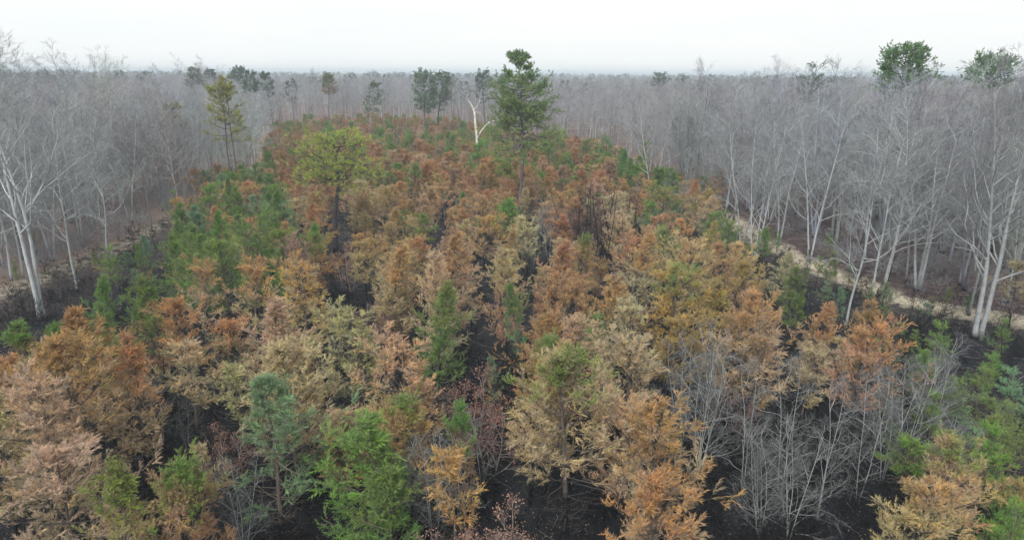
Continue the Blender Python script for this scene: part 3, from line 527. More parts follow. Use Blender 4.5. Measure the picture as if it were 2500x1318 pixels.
 (440, 492, 8.2, .75, 'green', 'green', 2, 6), (432, 540, 7.4, .8, 'green', 'lime', .6, 2), (420, 590, 6.6, .8, 'green', 'green', 2, 0), (485, 500, 8, .8, 'green', 'blue', .6, 6), (475, 570, 7.6, 1, 'green', 'lime', .7, 0), (505, 450, 7.8, .8, 'green', 'green', 2, 3), (530, 520, 8.2, .9, 'dark', 'green', .6, 2), (540, 580, 7.8, 1.05, 'green', 'lime', .6, 3), (560, 440, 8, .7, 'green', 'dark', .7, 2), (585, 455, 8, .8, 'green', 'green', 2, 6), (590, 520, 7.6, .9, 'dark', 'dark', 2, 6), (605, 560, 7.6, 1, 'green', 'dark', .6, 8), (655, 462, 8.8, .9, 'dark', 'green', .75, 2), (650, 520, 8, 1.15, 'dark', 'green', .6, 8), (690, 500, 7.2, 1.1, 'dark', 'blue', .6, 8), (690, 560, 6.8, 1, 'dark', 'olive', .6, 3), (620, 480, 7, .9, 'green', 'blue', .6, 1), (650, 362, 8.2, .6, 'lime', 'green', .6, 6), (665, 395, 7.2, .7, 'green', 'lime', .6, 0), (615, 400, 6.5, .8, 'green', 'green', 2, 3),
 (540, 430, 7, .8, 'green', 'blue', .5, 1), (510, 600, 6, .9, 'green', 'lime', .5, 7), (575, 600, 7, 1, 'green', 'green', 2, 1), (640, 585, 6, 1, 'orange', 'olive', .8, 4), (395, 655, 6.8, .95, 'green', 'lime', .7, 2), (213, 680, 7, .8, 'dark', 'green', .8, 2), (255, 760, 6.4, .7, 'green', 'lime', .7, 0), (252, 608, 5.6, .8, 'amber', 'lime', .55, 11), (330, 600, 5, .6, 'orange', 'green', .6, 10), (355, 578, 5, .7, 'green', 'blue', .6, 10), (412, 470, 6.4, .6, 'green', 'green', 2, 11), (35, 640, 3.5, .6, 'lime', 'lime', 2, 11), (722, 590, 7, 1, 'rust', 'brown', .5, 8), (770, 570, 7, 1, 'rust', 'green', .9, 4),
 (1165, 350, 9.5, .9, 'green', 'green', 2, 3), (1190, 380, 8, .9, 'green', 'olive', .6, 8), (1480, 335, 8, 1.1, 'dark', 'green', .5, 8), (1510, 370, 8.5, .9, 'green', 'dark', .6, 2), (1540, 390, 8, .9, 'dark', 'green', .6, 0), (1430, 340, 7.5, 1, 'green', 'dark', .5, 3), (1370, 335, 8, 1.2, 'dark', 'green', .4, 8), (1340, 350, 8, 1, 'green', 'dark', .5, 1), (1570, 350, 7.5, .9, 'dark', 'olive', .5, 5), (1240, 305, 9, 1.3, 'dark', 'dark', 2, 8), (1200, 310, 8.5, 1.2, 'dark', 'green', .6, 8),
]
put_young(652, 940, 8.8, 1.3, 'blue', 'blue', 2, 10, 'blue-green pine with a bare pale trunk showing, in front of the pinkish-tan pines')
put_young(885, 995, 8.0, 1.35, 'green', 'lime', .7, 6, 'bright green windswept pine leaning over the dark gap, beside the blue-green pine', .12)
put_young(960, 1150, 5.6, 1.1, 'green', 'lime', .6, 7, 'low bright green pine at the foot of the windswept green pine')
put_young(1057, 700, 9.2, 1.0, 'green', 'lime', .8, 2, 'ragged bright green pine standing among pinkish-tan scorched pines at the centre')
put_young(1268, 695, 7.6, .75, 'blue', 'green', .7, 10, 'slender blue-green pine with long upswept needles behind the domed tan pines')
put_young(1535, 832, 7.8, 1.15, 'khaki', 'khaki', 2, 8, 'domed khaki pine with pale branches showing through its crown')

WIN = [(590, 730, 970, 1260), (775, 1000, 1020, 1330), (990, 1150, 715, 960), (1225, 1310, 710, 800), (1440, 1640, 850, 960)]
for r in YOUNG:
    if any(a < r[0] < b and c < r[1] < d for a, b, c, d in WIN): continue
    if r[1] > 540 and r[2] >= 5 and r[0] < 2250: r = (r[0], r[1], r[2] * 1.15) + tuple(r[3:])
    q_ = at(r[0], r[1], r[2]); lim = 2.3 if q_[1] < 62 else 1.5 if r[4] in GREENS else 1.9
    if placed and min((q_[0] - a) ** 2 + (q_[1] - b) ** 2 for a, b in placed) < lim ** 2: continue
    put_young(r[0], r[1], r[2], r[3] * (1.05 if r[2] > 4.9 and r[0] < 2250 else 1.0), r[4], r[5], r[6], r[7])
def small_green(x0, x1, y0, y1, n, hr):
    for _ in range(n):
        px, py, h = rnd.uniform(x0, x1), rnd.uniform(y0, y1), rnd.uniform(*hr); q_ = at(px, py, h)
        if min((q_[0] - a) ** 2 + (q_[1] - b) ** 2 for a, b in placed) < 1.0: continue
        lo = rnd.choice(['green', 'lime', 'green', 'blue', 'amber', 'lime']); put_young(px, py, h, rnd.uniform(.9, 1.3), lo, rnd.choice(['green', 'lime', 'blue']), rnd.choice([.5, .7]), rnd.choice([11, 10, 9, 11]))
small_green(2180, 2520, 830, 1090, 34, (2.4, 4.6)); small_green(1780, 2150, 560, 700, 16, (2, 4)); small_green(2100, 2400, 700, 830, 10, (1.6, 3)); small_green(210, 420, 600, 700, 6, (2, 4))
# auto-fill of the stand
GAPS = [[(1760, 470), (2000, 590), (2600, 780), (2600, 1100), (2150, 830), (1960, 660), (1740, 530)], [(290, 930), (560, 900), (600, 960), (560, 1080), (400, 1150), (300, 1100)], [(840, 860), (930, 870), (985, 1100), (900, 1130), (850, 1010)], [(1150, 900), (1240, 960), (1300, 1318), (1180, 1318), (1180, 1100)],
        [(-200, 1080), (50, 1080), (80, 1400), (-200, 1400)], [(930, 1150), (1300, 1120), (1500, 1240), (1500, 1400), (930, 1400)], [(1640, 850), (1760, 860), (2240, 930), (2250, 1120), (2200, 1400), (1690, 1400), (1700, 1100)],
        [(460, 760), (620, 740), (620, 850), (500, 850)], [(1375, 550), (1510, 550), (1505, 630), (1400, 640)], [(2150, 640), (2600, 780), (2600, 1060), (2150, 830)], [(790, 520), (850, 520), (880, 740), (790, 720)], [(1130, 780), (1220, 790), (1180, 870)],
        [(940, 700), (1010, 700), (1000, 850), (920, 850)], [(-300, 540), (400, 470), (430, 700), (300, 780), (-300, 800)]]
def inpoly(x, y, P):
    c = False
    for (x1, y1), (x2, y2) in zip(P, P[1:] + P[:1]):
        if (y1 > y) != (y2 > y) and x < (x2 - x1) * (y - y1) / (y2 - y1) + x1: c = not c
    return c
def zone_colour(px, py):
    r = rnd.random()
    def pick(*a):
        q_ = rnd.random() * sum(k for k, *_ in a)
        for k, lo, up, sp2 in a:
            q_ -= k
            if q_ <= 0: return lo, up, sp2
        return a[-1][1:]
    if py < 300: return pick((3, 'orange', 'rust', .6), (2, 'pink', 'orange', .6), (2 if px < 900 else 5, 'dark', 'green', .5), (1, 'green', 'green', 2))
    if px < 700 and py < 450: return pick((2, 'brown', 'rust', .6), (2, 'green', 'lime', .6), (2, 'dark', 'green', .6), (1, 'pink', 'orange', .6))
    if py < 430 and 850 < px < 1330: return pick((4, 'rust', 'orange', .6), (3, 'green', 'olive', .5), (3, 'brown', 'orange', .6), (2, 'dark', 'green', .6), (1, 'orange', 'green', .8))
    if py < 430 and px > 1330: return pick((4, 'dark', 'green', .5), (3, 'rust', 'orange', .6), (2, 'brown', 'rust', .6))
    if py < 460: return pick((4, 'rust', 'orange', .6), (3, 'pink', 'orange', .6), (2, 'brown', 'rust', .5), (2, 'green', 'dark', .5))
    if py < 620: return pick((4, 'tan', 'orange', .7), (3, 'pink', 'tan', .6), (3, 'brown', 'orange', .7), (1, 'khaki', 'khaki', 2), (.7, 'olive', 'green', .5), (2, 'rust', 'orange', .5))
    return pick((4, 'tan', 'orange', .8), (3, 'pink', 'tan', .6), (2, 'khaki', 'khaki', 2), (1.5, 'brown', 'orange', .7))
auto = []
yy = 34.0
while yy < 340:
    st = 2.5 + yy / 110
    xx = -80.0
    while xx < 80:
        x, y = xx + rnd.uniform(-.4, .4) * st, yy + rnd.uniform(-.4, .4) * st; xx += st
        zl_, zr_ = zone(np.array(x), np.array(y))
        if zl_ > (-2.2 if y < 108 else -.6) or zr_ > (-2.6 if y < 100 else -.6): continue
        h = rnd.uniform(4.5, 7.2) * (1 if y < 120 else .8)
        px, py = proj(x, y, h * .8); bx_, by_ = proj(x, y, 1)
        if px < -60 or px > 2560 or py > 1400: continue
        if y < 108 and zl_ > -5: continue
        if any(a_ < px < b_ and c_ < py < d_ for a_, b_, c_, d_ in WIN): continue
        if any(inpoly(px, py, G) or inpoly(px, (py + by_) / 2, G) for G in GAPS): continue
        if placed and min((x - a) ** 2 + (y - b) ** 2 for a, b in placed) < (5.0 if y < 60 else 3.2 if y < 90 else 2.4) ** 2: continue
        auto.append((y, x, h, float(px), float(py))); placed.append((x, y))
    yy += st
auto.sort()
NEAR = [a for a in auto if a[0] < 118][:230]; REST = [a for a in auto if a not in NEAR]
for y, x, h, px, py in NEAR:
    lo, up, sp2 = zone_colour(px, py); i = rnd.randrange(len(YP)); src = YP[i]; s = h / src['h']
    gr = lo in GREENS
    j = lambda c: tuple(min(.6, k * rnd.uniform(.85, 1.15)) for k in c)
    e = plant(src, 'green_pine' if gr else 'scorched_pine', x, y, rnd.uniform(-.6, .6), (s * 1.2, s * 1.2, s), '', group='young green pines of the stand' if gr else 'scorched young pines of the burnt stand',
              cols={'trunk': (.12, .10, .09), 'branches': (.10, .09, .085), 'needles': j(PAL[lo])}, upper=j(PAL[up]), split=sp2, tilt=(rnd.gauss(0, .03), rnd.gauss(.02, .03)))
    later(e, pine_desc(lo, up, sp2), x, y, h * .85)

# ------------------------------------------------------------------ tall pines
TP = {'trunk': M_scorch, 'branches': M_twig, 'needles': M_needle}
def tall(px, py_top, dist, mk, name, label, needle, upper=None, split=2, trunk=(.13, .12, .12), br=(.12, .11, .11), rz=0, grp='tall pines standing above the forest'):
    x, y, z = at_d(px, py_top, dist); d = mk(z); b = bank(d, TP, name)
    return plant(b, name, x, y, rz, (1, 1, 1), label, 'pine tree', grp, {'trunk': trunk, 'branches': br, 'needles': needle}, upper, split)
cone = lambda u: (min(1, .62 + 1.1 * u) * (1 - u) ** .8 + .12) if u > .0 else .6
dome = lambda u: (1 - (u * .92) ** 2.2) ** .5 * (.55 + .45 * min(1, u * 4))
umb = lambda u: (1 - (u * .96) ** 2.4) ** .5
tall(1268, 138, 96, lambda z: big_pine(201, z, .48, 4.7, lambda u: (.85 + .25 * math.sin(u * 14)) * (1 - u) ** .5 + .1 if u < .72 else .42 * (1 - u) ** .3 + .12, nb=110, r0=.30, dens=.95, sub=7, dead=6, m=20, hero=True, el0=-.1), 'tall_pine', 'tall green pine towering alone over the middle of the burnt stand', (.28, .36, .12), (.22, .32, .15), .85, br=(.14, .12, .11), trunk=(.14, .13, .15))
tall(800, 336, 80, lambda z: big_pine(202, z, .6, 4.8, umb, nb=46, r0=.38, dens=.7, dead=18, el0=-.05, wob=.06, sub=8, lean=(-.02, 0), m=26, hero=True, bw=.17, elk=.15, nw=.035), 'crooked_pine', 'spreading yellow-green pine with dark twisted limbs and blackened trunk', (.40, .45, .09), trunk=(.075, .07, .075), br=(.13, .12, .125))
tall(541, 198, 118, lambda z: big_pine(203, z, .52, 2.9, lambda u: .9 * (1 - u) ** .45 + .1, nb=56, r0=.26, dens=.85, stems=2, dead=8), 'two_stemmed_pine', 'slender two-stemmed pine with thin yellowish crown by the forest edge', (.38, .38, .10), trunk=(.11, .10, .10))
tall(402, 266, 128, lambda z: big_pine(204, z, .6, 2.4, dome, nb=28, r0=.17, dens=.7, dead=8), 'thin_pine', 'thin sparse yellow-green pine among grey bare trees', (.28, .28, .09))
tall(1030, 180, 225, lambda z: big_pine(205, z, .45, 4.4, dome, nb=70, r0=.4, dens=.9, m=16, nlen=.3, fine=False), 'distant_pine', 'left one of the paired green pines behind the stand', (0.135, 0.216, 0.095))
tall(1066, 186, 232, lambda z: big_pine(206, z, .5, 3.6, dome, nb=60, r0=.38, dens=.9, m=16, nlen=.3, fine=False), 'distant_pine', 'right one of the paired green pines behind the stand', (0.135, 0.203, 0.095))
tall(797, 189, 262, lambda z: big_pine(207, z, .66, 2.9, dome, nb=50, r0=.35, dens=.95, m=16, nlen=.3, fine=False), 'distant_pine', 'small flat-topped distant pine with a brown skirt below green needles', (.42, .24, .13), (.17, .24, .09), .86)
tall(900, 210, 235, lambda z: big_pine(208, z, .5, 3.2, dome, nb=40, r0=.3, dens=.7, m=14, nlen=.3, fine=False), 'distant_pine', 'thin distant pine with pale trunk behind the orange scrub', (0.135, 0.203, 0.108), trunk=(.3, .29, .28))
tall(1183, 181, 245, lambda z: big_pine(209, z, .55, 3.8, dome, nb=40, r0=.3, dens=.8, m=14, nlen=.3, fine=False), 'distant_pine', 'distant dark pine just behind the forked white snag', (0.108, 0.162, 0.095))
tall(655, 182, 240, lambda z: big_pine(210, z, .65, 2.2, dome, nb=40, r0=.3, dens=.8, m=14, nlen=.3, fine=False), 'distant_pine', 'slim dark skyline pine above the left end of the stand', (0.108, 0.162, 0.095))
tall(602, 180, 210, lambda z: big_pine(211, z, .6, 2.7, dome, nb=50, r0=.3, dens=.8, m=14, nlen=.3, fine=False), 'distant_pine', 'broad dull green skyline pine right of the two-stemmed pine', (0.121, 0.176, 0.108))
tall(557, 169, 300, lambda z: big_pine(212, z, .7, 3.2, dome, nb=50, r0=.35, dens=.9, m=14, nlen=.34, fine=False), 'distant_pine', 'flat-topped pine on the skyline just above the two-stemmed pine', (0.108, 0.162, 0.095))
tall(503, 174, 290, lambda z: big_pine(213, z, .7, 2.6, dome, nb=44, r0=.35, dens=.9, m=14, nlen=.34, fine=False), 'distant_pine', 'small rounded skyline pine second left of the two-stemmed pine', (0.121, 0.162, 0.121))
tall(452, 174, 250, lambda z: big_pine(214, z, .72, 2.9, dome, nb=44, r0=.35, dens=.9, m=14, nlen=.34, fine=False), 'distant_pine', 'wide dark skyline pine above the thin sparse pine', (0.121, 0.176, 0.108))
tall(2205, 128, 104, lambda z: big_pine(215, z, .7, 3.7, dome, nb=70, r0=.36, dens=.9, m=22, sub=6), 'round_pine', 'round-topped bright green pine rising above the skyline among bare trees', (.15, .27, .08), (.17, .29, .11), .85)
tall(2435, 152, 125, lambda z: big_pine(216, z, .8, 3.9, dome, nb=62, r0=.34, dens=.9, m=22, sub=6), 'round_pine', 'broad green pine crown above the skyline near the picture edge', (.16, .27, .11))
tall(2020, 171, 150, lambda z: big_pine(217, z, .55, 4.8, dome, nb=50, r0=.3, dens=.7, m=14), 'distant_pine', 'dull green pine half hidden among bare trees under the skyline', (0.108, 0.176, 0.095))
tall(1610, 181, 300, lambda z: big_pine(218, z, .6, 4, dome, nb=40, r0=.3, dens=.8, m=12, nlen=.34, fine=False), 'distant_pine', 'tiny dark skyline pine right of the tall green pine', (0.108, 0.162, 0.095))

# ------------------------------------------------------------------ the forked white snag
def snag():
    x, y, z = at_d(1162, 235, 165); k = 165 / FPX; yb = 355
    P = lambda a, b, dy=0: np.array([(a - 1162) * k, dy, z - (b - 235) * k])
    m = MB(); pole = lambda L, r: tubes(m, np.array([L]), np.array([r]), 7)
    h0 = P(1164, 355); base = np.array([h0[0], 0, 0.])
    pole([base, base * .5 + h0 * .5, h0, P(1163, 330, .1), P(1160, 300), P(1158, 272), P(1154, 262, .2), P(1149, 252, .2), P(1140, 240), P(1143, 226, .3)], [.36, .34, .32, .30, .27, .22, .17, .11, .06, .03])
    pole([P(1164, 338), P(1172, 318, -.2), P(1184, 304, -.4), P(1196, 293, -.6), P(1207, 291, -.6)], [.22, .20, .17, .14, .05])
    tw = MB(); t2 = lambda L, r: tubes(tw, np.array([L]), np.array([r]), 5)
    t2([P(1157, 266), P(1165, 258, .3), P(1171, 246, .5), P(1171, 234, .5), P(1176, 222, .5)], [.10, .08, .07, .05, .02])
    t2([P(1160, 270), P(1172, 275, .2), P(1180, 288, .3), P(1181, 305, .3)], [.07, .06, .04, .02]); t2([P(1196, 293, -.6), P(1202, 300, -.9), P(1206, 305, -1)], [.06, .04, .02]); t2([P(1162, 300), P(1152, 296, .4), P(1148, 290, .4)], [.06, .04, .02])
    b = {'h': z, 'parts': {'trunk': m.mesh('snag_trunk', M_snag, True), 'branches': tw.mesh('snag_branches', M_snag, True)}}
    plant(b, 'dead_snag', x, y, 0, (1, 1, 1), 'bleached white dead snag forking above the green and rust scrub', 'dead tree')
snag()

# ------------------------------------------------------------------ bare hardwoods
bare_at = []
def put_bare(px, py, h, v, col, label=None, rz=None, tilt=(0, 0), sx=1.0, name='bare_tree', srcs=None, twig=None):
    x, y = at(px, py, 0); src = (srcs or BARE)[v]; s = h / src['h']
    e = plant(src, name, x, y, rnd.uniform(0, 6.28) if rz is None else rz, (s * sx, s * sx, s), label or '', 'tree' if name != 'sprout_clump' else 'sapling', 'leafless hardwoods around the burnt stand' if name == 'bare_tree' else 'leafless sprouts in the burnt gaps',
              {'trunk': col, 'twigs': twig or tuple(.82 * c for c in col)}, tilt=tilt)
    bare_at.append((x, y)); 
    if not label: later(e, ('pale' if col[0] > .42 else 'dark' if col[0] < .22 else 'grey') + ' bare tree', x, y, h * .5)
    return e
HERO = [bank(bare_tree(510 + i, hh, st, spd, cb, n1, 7, 6, 4, r0=rr, hero=True), BT, 'bare_tree') for i, (hh, st, spd, cb, n1, rr) in enumerate([(23, 2, .0, .34, 17, .19), (22, 2, .05, .25, 19, .23), (19, 1, .1, .2, 24, .2), (17, 3, .12, .3, 11, .16)])]
put_bare(103, 783, 24.5, 0, PALE, 'pale lichen-grey tree with two stems leaning together beside the left track', 1.0, (0, .0), srcs=HERO)
put_bare(190, 712, 19, 1, PALE, 'pale single-stemmed bare tree standing right behind the two-stemmed one', tilt=(0, -.08))
put_bare(2385, 828, 22, 1, GREY, 'big grey two-stemmed tree at the near edge of the sandy track', .2, (0, .0), srcs=HERO)
put_bare(2065, 800, 18, 5, PALE, 'pale single trunk rising from the scrub before the sandy track', tilt=(0, .08))
put_bare(2160, 700, 19, 2, PALE, 'pale tree with a long limb slanting over the purple ground', tilt=(0, .08), srcs=HERO)
put_bare(2238, 712, 17, 3, PALE, 'three-stemmed pale tree with a blackened foot behind the sand berm', .6, srcs=HERO)
put_bare(2125, 735, 18, 1, PALE, 'slim pale trunk between the two pale trees by the track', tilt=(0, .05))
for r in [(30, 690, 18, 6, PALE), (58, 682, 17, 1, PALE), (-60, 640, 19, 4, PALE), (265, 640, 16, 5, PALE), (270, 715, 5, 5, GREY), (372, 565, 15, 4, DARKB), (2210, 690, 16, 5, GREY), (2365, 770, 17, 4, GREY), (2480, 680, 19, 6, GREY), (1840, 640, 17, 3, PALE), (1810, 600, 17, 2, PALE), (1975, 640, 18, 2, PALE), (1900, 600, 17, 0, PALE), (1770, 530, 16, 4, PALE), (1590, 490, 18, 2, PALE), (1720, 470, 14, 5, GREY), (1700, 540, 9, 7, GREY), (1650, 560, 8, 7, GREY),
          (2450, 640, 18, 0, GREY), (2300, 620, 18, 3, GREY), (2040, 600, 17, 7, PALE), (2560, 860, 20, 2, GREY), (130, 640, 16, 2, PALE), (200, 600, 17, 0, PALE), (455, 500, 15, 1, GREY), (490, 470, 15, 2, PALE), (0, 620, 17, 7, PALE), (80, 590, 18, 3, PALE), (320, 545, 17, 2, PALE), (-90, 760, 22, 2, PALE)]:
    put_bare(*r)
FORK = Matrix
cand = []
yy = 62.0
while yy < 2600:
    st = 4.7 if yy < 110 else 5.2 if yy < 150 else 6.6 if yy < 260 else 6.6 * (yy / 260) ** .75
    hw = yy * .80 + 14; xx = -hw
    while xx < hw:
        x, y = xx + rnd.uniform(-.45, .45) * st, yy + rnd.uniform(-.45, .45) * st; xx += st
        zl_, zr_ = zone(np.array(x), np.array(y))
        if not (zl_ > (3.0 if y < 108 else 0) or zr_ > (5.5 if y < 100 else 0)): continue
        if bare_at and y < 130 and min((x - a) ** 2 + (y - b) ** 2 for a, b in bare_at) < 9: continue
        cand.append((y, x))
    yy += st
cand.sort(); big = [c for c in cand if -60 < proj(c[1], c[0], 8)[0] < 2560][:255]; bigs = set(big); far = [c for c in cand if c not in bigs]
for y, x in big:
    r = rnd.random(); right = x > 0
    col = PALE if r < .35 else GREY if r < .8 else DARKB
    h = rnd.uniform(15, 20.5) + (rnd.uniform(2, 4.5) if rnd.random() < .16 else 0); v = rnd.randrange(len(BARE)); s = h / BARE[v]['h']; cc = tuple(c * rnd.uniform(.8, 1.1) for c in col)
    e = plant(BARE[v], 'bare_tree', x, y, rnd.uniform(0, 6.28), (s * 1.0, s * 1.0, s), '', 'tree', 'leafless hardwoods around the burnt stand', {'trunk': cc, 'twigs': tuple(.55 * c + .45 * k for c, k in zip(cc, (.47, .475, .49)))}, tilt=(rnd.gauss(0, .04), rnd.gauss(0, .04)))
    later(e, ('pale' if col is PALE else 'dark' if col is DARKB else 'grey') + ' bare tree', x, y, h * .5)
# sprouts in the foreground gap on the right and elsewhere
for px, py, h, v in [(1705, 1180, 7.4, 0), (1660, 1120, 7, 2), (1810, 1230, 6.8, 1), (1900, 1230, 7.4, 1), (1990, 1290, 7.2, 1), (2090, 1240, 6.6, 1), (2150, 1190, 6.4, 2), (2200, 1150, 6.5, 2), (2260, 1120, 6.2, 0), (1920, 1340, 6, 2), (2130, 1100, 5.6, 2), 
                     (1060, 1350, 5.4, 2), (1000, 1330, 4.6, 0), (1120, 1300, 5, 2), (1170, 1250, 4.6, 1), (1300, 670, 6.5, 1), (1340, 650, 6, 1), (1430, 740, 4.5, 3), (400, 1080, 4, 2), (460, 1110, 3.4, 2), (960, 1270, 3.6, 2), (600, 1380, 5, 2), (1560, 560, 6, 1), (2290, 1260, 5.4, 2), (1850, 1330, 5, 0)]:
    h *= 1.2; x, y = at(px, py); src = SPROUT[v]; s = h / src['h']
    e = plant(src, 'sprout_clump', x, y, rnd.uniform(0, 6.28), (s, s, s), '', 'sapling', 'leafless sprouts in the burnt gaps', {'trunk': (.33, .35, .34), 'twigs': (.20, .205, .21)}, tilt=(rnd.gauss(0, .05), rnd.gauss(0, .05)))
    later(e, 'grey leafless sprout', x, y, h * .6)
# saplings with withered leaves
for px, py, h, v, c in [(1195, 1190, 5.6, 0, (.25, .13, .11)), (1160, 1110, 5, 2, (.28, .17, .14)), (930, 900, 5.2, 0, (.17, .09, .085)), (895, 880, 4.6, 1, (.17, .09, .085)), (965, 870, 4.4, 0, (.16, .09, .08)), (1225, 1500, 4.6, 2, (.30, .19, .15)), (1110, 1510, 4.4, 0, (.30, .19, .15)), (1150, 1540, 4.4, 2, (.28, .17, .13)), (1790, 1090, 4.2, 0, (.24, .13, .11)), (1740, 1060, 4, 1, (.24, .13, .11)),
                        (570, 1200, 3.6, 2, (.26, .15, .12)), (840, 700, 4, 2, (.33, .2, .15)), (860, 720, 3.8, 0, (.3, .2, .16)), (735, 470, 5, 0, (.2, .1, .09)), (950, 480, 5, 1, (.19, .1, .1)), (290, 590, 6, 1, (.27, .215, .195)), (250, 560, 6, 1, (.27, .215, .195)), (340, 550, 6, 1, (.27, .215, .195)), (200, 590, 5, 1, (.27, .215, .195)), (440, 470, 7, 1, (.27, .215, .195)), (480, 440, 7, 1, (.27, .215, .195)),
                        (1745, 500, 7, 2, (.36, .18, .11)), (1715, 480, 6, 0, (.36, .17, .11)), (1430, 720, 4.6, 2, (.2, .11, .1)), (1370, 600, 5, 1, (.19, .12, .12)), (90, 620, 5, 1, (.27, .215, .195)), (20, 590, 5, 1, (.27, .215, .195)), (150, 540, 6, 1, (.27, .215, .195)), (1560, 470, 5, 1, (.2, .11, .1)), (590, 440, 5, 0, (.3, .16, .12))]:
    x, y = at(px, py); src = LEAFY[v]; s = h / src['h']
    e = plant(src, 'leafy_sapling', x, y, rnd.uniform(0, 6.28), (s * 1.1, s * 1.1, s), '', 'sapling', 'saplings holding withered leaves', {'trunk': (.25, .22, .2), 'twigs': (.24, .2, .19), 'leaves': c})
    later(e, 'dull grey-brown leafy sapling' if c[0] == .27 else 'purple-brown leafy sapling' if c[0] < .3 else 'reddish-brown leafy sapling', x, y, h * .6)
for _ in range(16):
    x, y = at(rnd.uniform(1340, 1540), rnd.uniform(560, 640)); v = rnd.randrange(3); s = rnd.uniform(4, 6.5) / LEAFY[v]['h']
    e = plant(LEAFY[v], 'leafy_sapling', x, y, rnd.uniform(0, 6.28), (s, s, s), '', 'sapling', 'saplings holding withered leaves', {'trunk': (.06, .055, .055), 'twigs': (.09, .08, .08), 'leaves': (.20, .13, .12)})
    later(e, 'sooty purple-brown sapling', x, y, 3)
# burnt poles
poles = [(rnd.gauss(1440, 62), rnd.uniform(570, 690)) for _ in range(30)] + [(290, 1060), (310, 1090), (430, 1050), (470, 960), (540, 880), (850, 770), (500, 840), (560, 830), (1310, 1290), (1390, 1250), (1500, 1200), (905, 1060), (880, 960), (780, 980), (425, 860), (1205, 700), (2085, 900), (2150, 760), (2040, 860), (2430, 960)]
for i, (px, py) in enumerate(poles):
    x, y = at(px, py); src = POLE[i % 4]; h = rnd.uniform(6, 9.5) if i < 30 else rnd.uniform(3.5, 6); s = h / src['h']
    lean = (0, .38) if i == 30 else (0, .25) if i == 31 else (rnd.gauss(0, .08), rnd.gauss(0, .08))
    e = plant(src, 'burnt_pole', x, y, rnd.uniform(0, 6.28) if i > 31 or i < 30 else 0, (s, s, s), '', 'burnt tree', 'blackened stems of burnt pines', tilt=lean)
    later(e, 'leaning blackened burnt stem' if i in (30, 31) else 'thin blackened burnt stem', x, y, h * .6)

# ------------------------------------------------------------------ stuff: far wood, far scrub, litter
def scatter(name, pts, srcs, rot, scl, matname=None):
    """pts (N,3), srcs: list of (MB meshes); one object, geometry nodes spread the source meshes over its points"""
    col = bpy.data.collections.new(name + '_kinds')
    for i, me in enumerate(srcs):
        o = bpy.data.objects.new(name + '_kind_%d' % i, me); col.objects.link(o)
    me = bpy.data.meshes.new(name); me.vertices.add(len(pts)); me.vertices.foreach_set('co', np.asarray(pts, np.float32).ravel())
    a = me.attributes.new('rot', 'FLOAT_VECTOR', 'POINT'); a.data.foreach_set('vector', np.asarray(rot, np.float32).ravel())
    a = me.attributes.new('scl', 'FLOAT_VECTOR', 'POINT'); a.data.foreach_set('vector', np.asarray(scl, np.float32).ravel())
    a = me.attributes.new('kind', 'INT', 'POINT'); a.data.foreach_set('value', np.random.default_rng(5).integers(0, len(srcs), len(pts)).astype(np.int32))
    ob = bpy.data.objects.new(name, me); COL.objects.link(ob); ob['kind'] = 'stuff'
    ng = bpy.data.node_groups.new(name, 'GeometryNodeTree')
    ng.interface.new_socket('Geometry', in_out='INPUT', socket_type='NodeSocketGeometry'); ng.interface.new_socket('Geometry', in_out='OUTPUT', socket_type='NodeSocketGeometry')
    gi, go = ng.nodes.new('NodeGroupInput'), ng.nodes.new('NodeGroupOutput'); ci = ng.nodes.new('GeometryNodeCollectionInfo'); ci.inputs[0].default_value = col; ci.inputs[1].default_value = True; ci.inputs[2].default_value = True
    ip = ng.nodes.new('GeometryNodeInstanceOnPoints'); ip.inputs['Pick Instance'].default_value = True
    def att(n_, dt): k = ng.nodes.new('GeometryNodeInputNamedAttribute'); k.data_type = dt; k.inputs[0].default_value = n_; return k.outputs[0]
    L = ng.links; L.new(gi.outputs[0], ip.inputs['Points']); L.new(ci.outputs[0], ip.inputs['Instance']); L.new(att('kind', 'INT'), ip.inputs['Instance Index']); L.new(att('rot', 'FLOAT_VECTOR'), ip.inputs['Rotation']); L.new(att('scl', 'FLOAT_VECTOR'), ip.inputs['Scale']); L.new(ip.outputs[0], go.inputs[0])
    md = ob.modifiers.new('scatter', 'NODES'); md.node_group = ng
    return ob
rs = np.random.default_rng(11)
def joined(d, mats, order):
    m = MB()
    for k in order:
        for a_ in (d[k] if isinstance(d[k], list) else [d[k]]): m.merge(a_, order.index(k))
    return m.mesh('kind', mats)
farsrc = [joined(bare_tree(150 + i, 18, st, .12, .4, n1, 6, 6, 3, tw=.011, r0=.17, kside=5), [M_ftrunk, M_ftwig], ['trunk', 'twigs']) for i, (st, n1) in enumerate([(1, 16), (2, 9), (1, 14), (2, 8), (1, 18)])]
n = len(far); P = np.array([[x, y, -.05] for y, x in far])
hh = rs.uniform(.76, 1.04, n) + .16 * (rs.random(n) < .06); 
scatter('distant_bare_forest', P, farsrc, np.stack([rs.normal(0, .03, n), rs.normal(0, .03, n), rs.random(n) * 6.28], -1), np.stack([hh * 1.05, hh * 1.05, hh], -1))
# dark pine crowns standing in the far wood
pm = lambda sd: joined(big_pine(sd, 19, .55, 3.6, dome, nb=30, r0=.25, dens=.8, m=9, nlen=.4, fine=False, dead=0, sub=4), [M_ftrunk, M_ftwig, plain('distant_pine_needles', (.05, .085, .05), (.08, .12, .06))], ['trunk', 'branches', 'needles'])
far2 = [(rs.uniform(-.78, .78) * d, d) for d in rs.uniform(260, 2400, 900)]
n = len(far2); k = rs.uniform(.85, 1.1, n)
scatter('distant_pine_wood', np.array([[a, b, 0] for a, b in far2]), [pm(301), pm(302), pm(303)], np.stack([np.zeros(n), np.zeros(n), rs.random(n) * 6.28], -1), np.stack([k, k, k], -1))
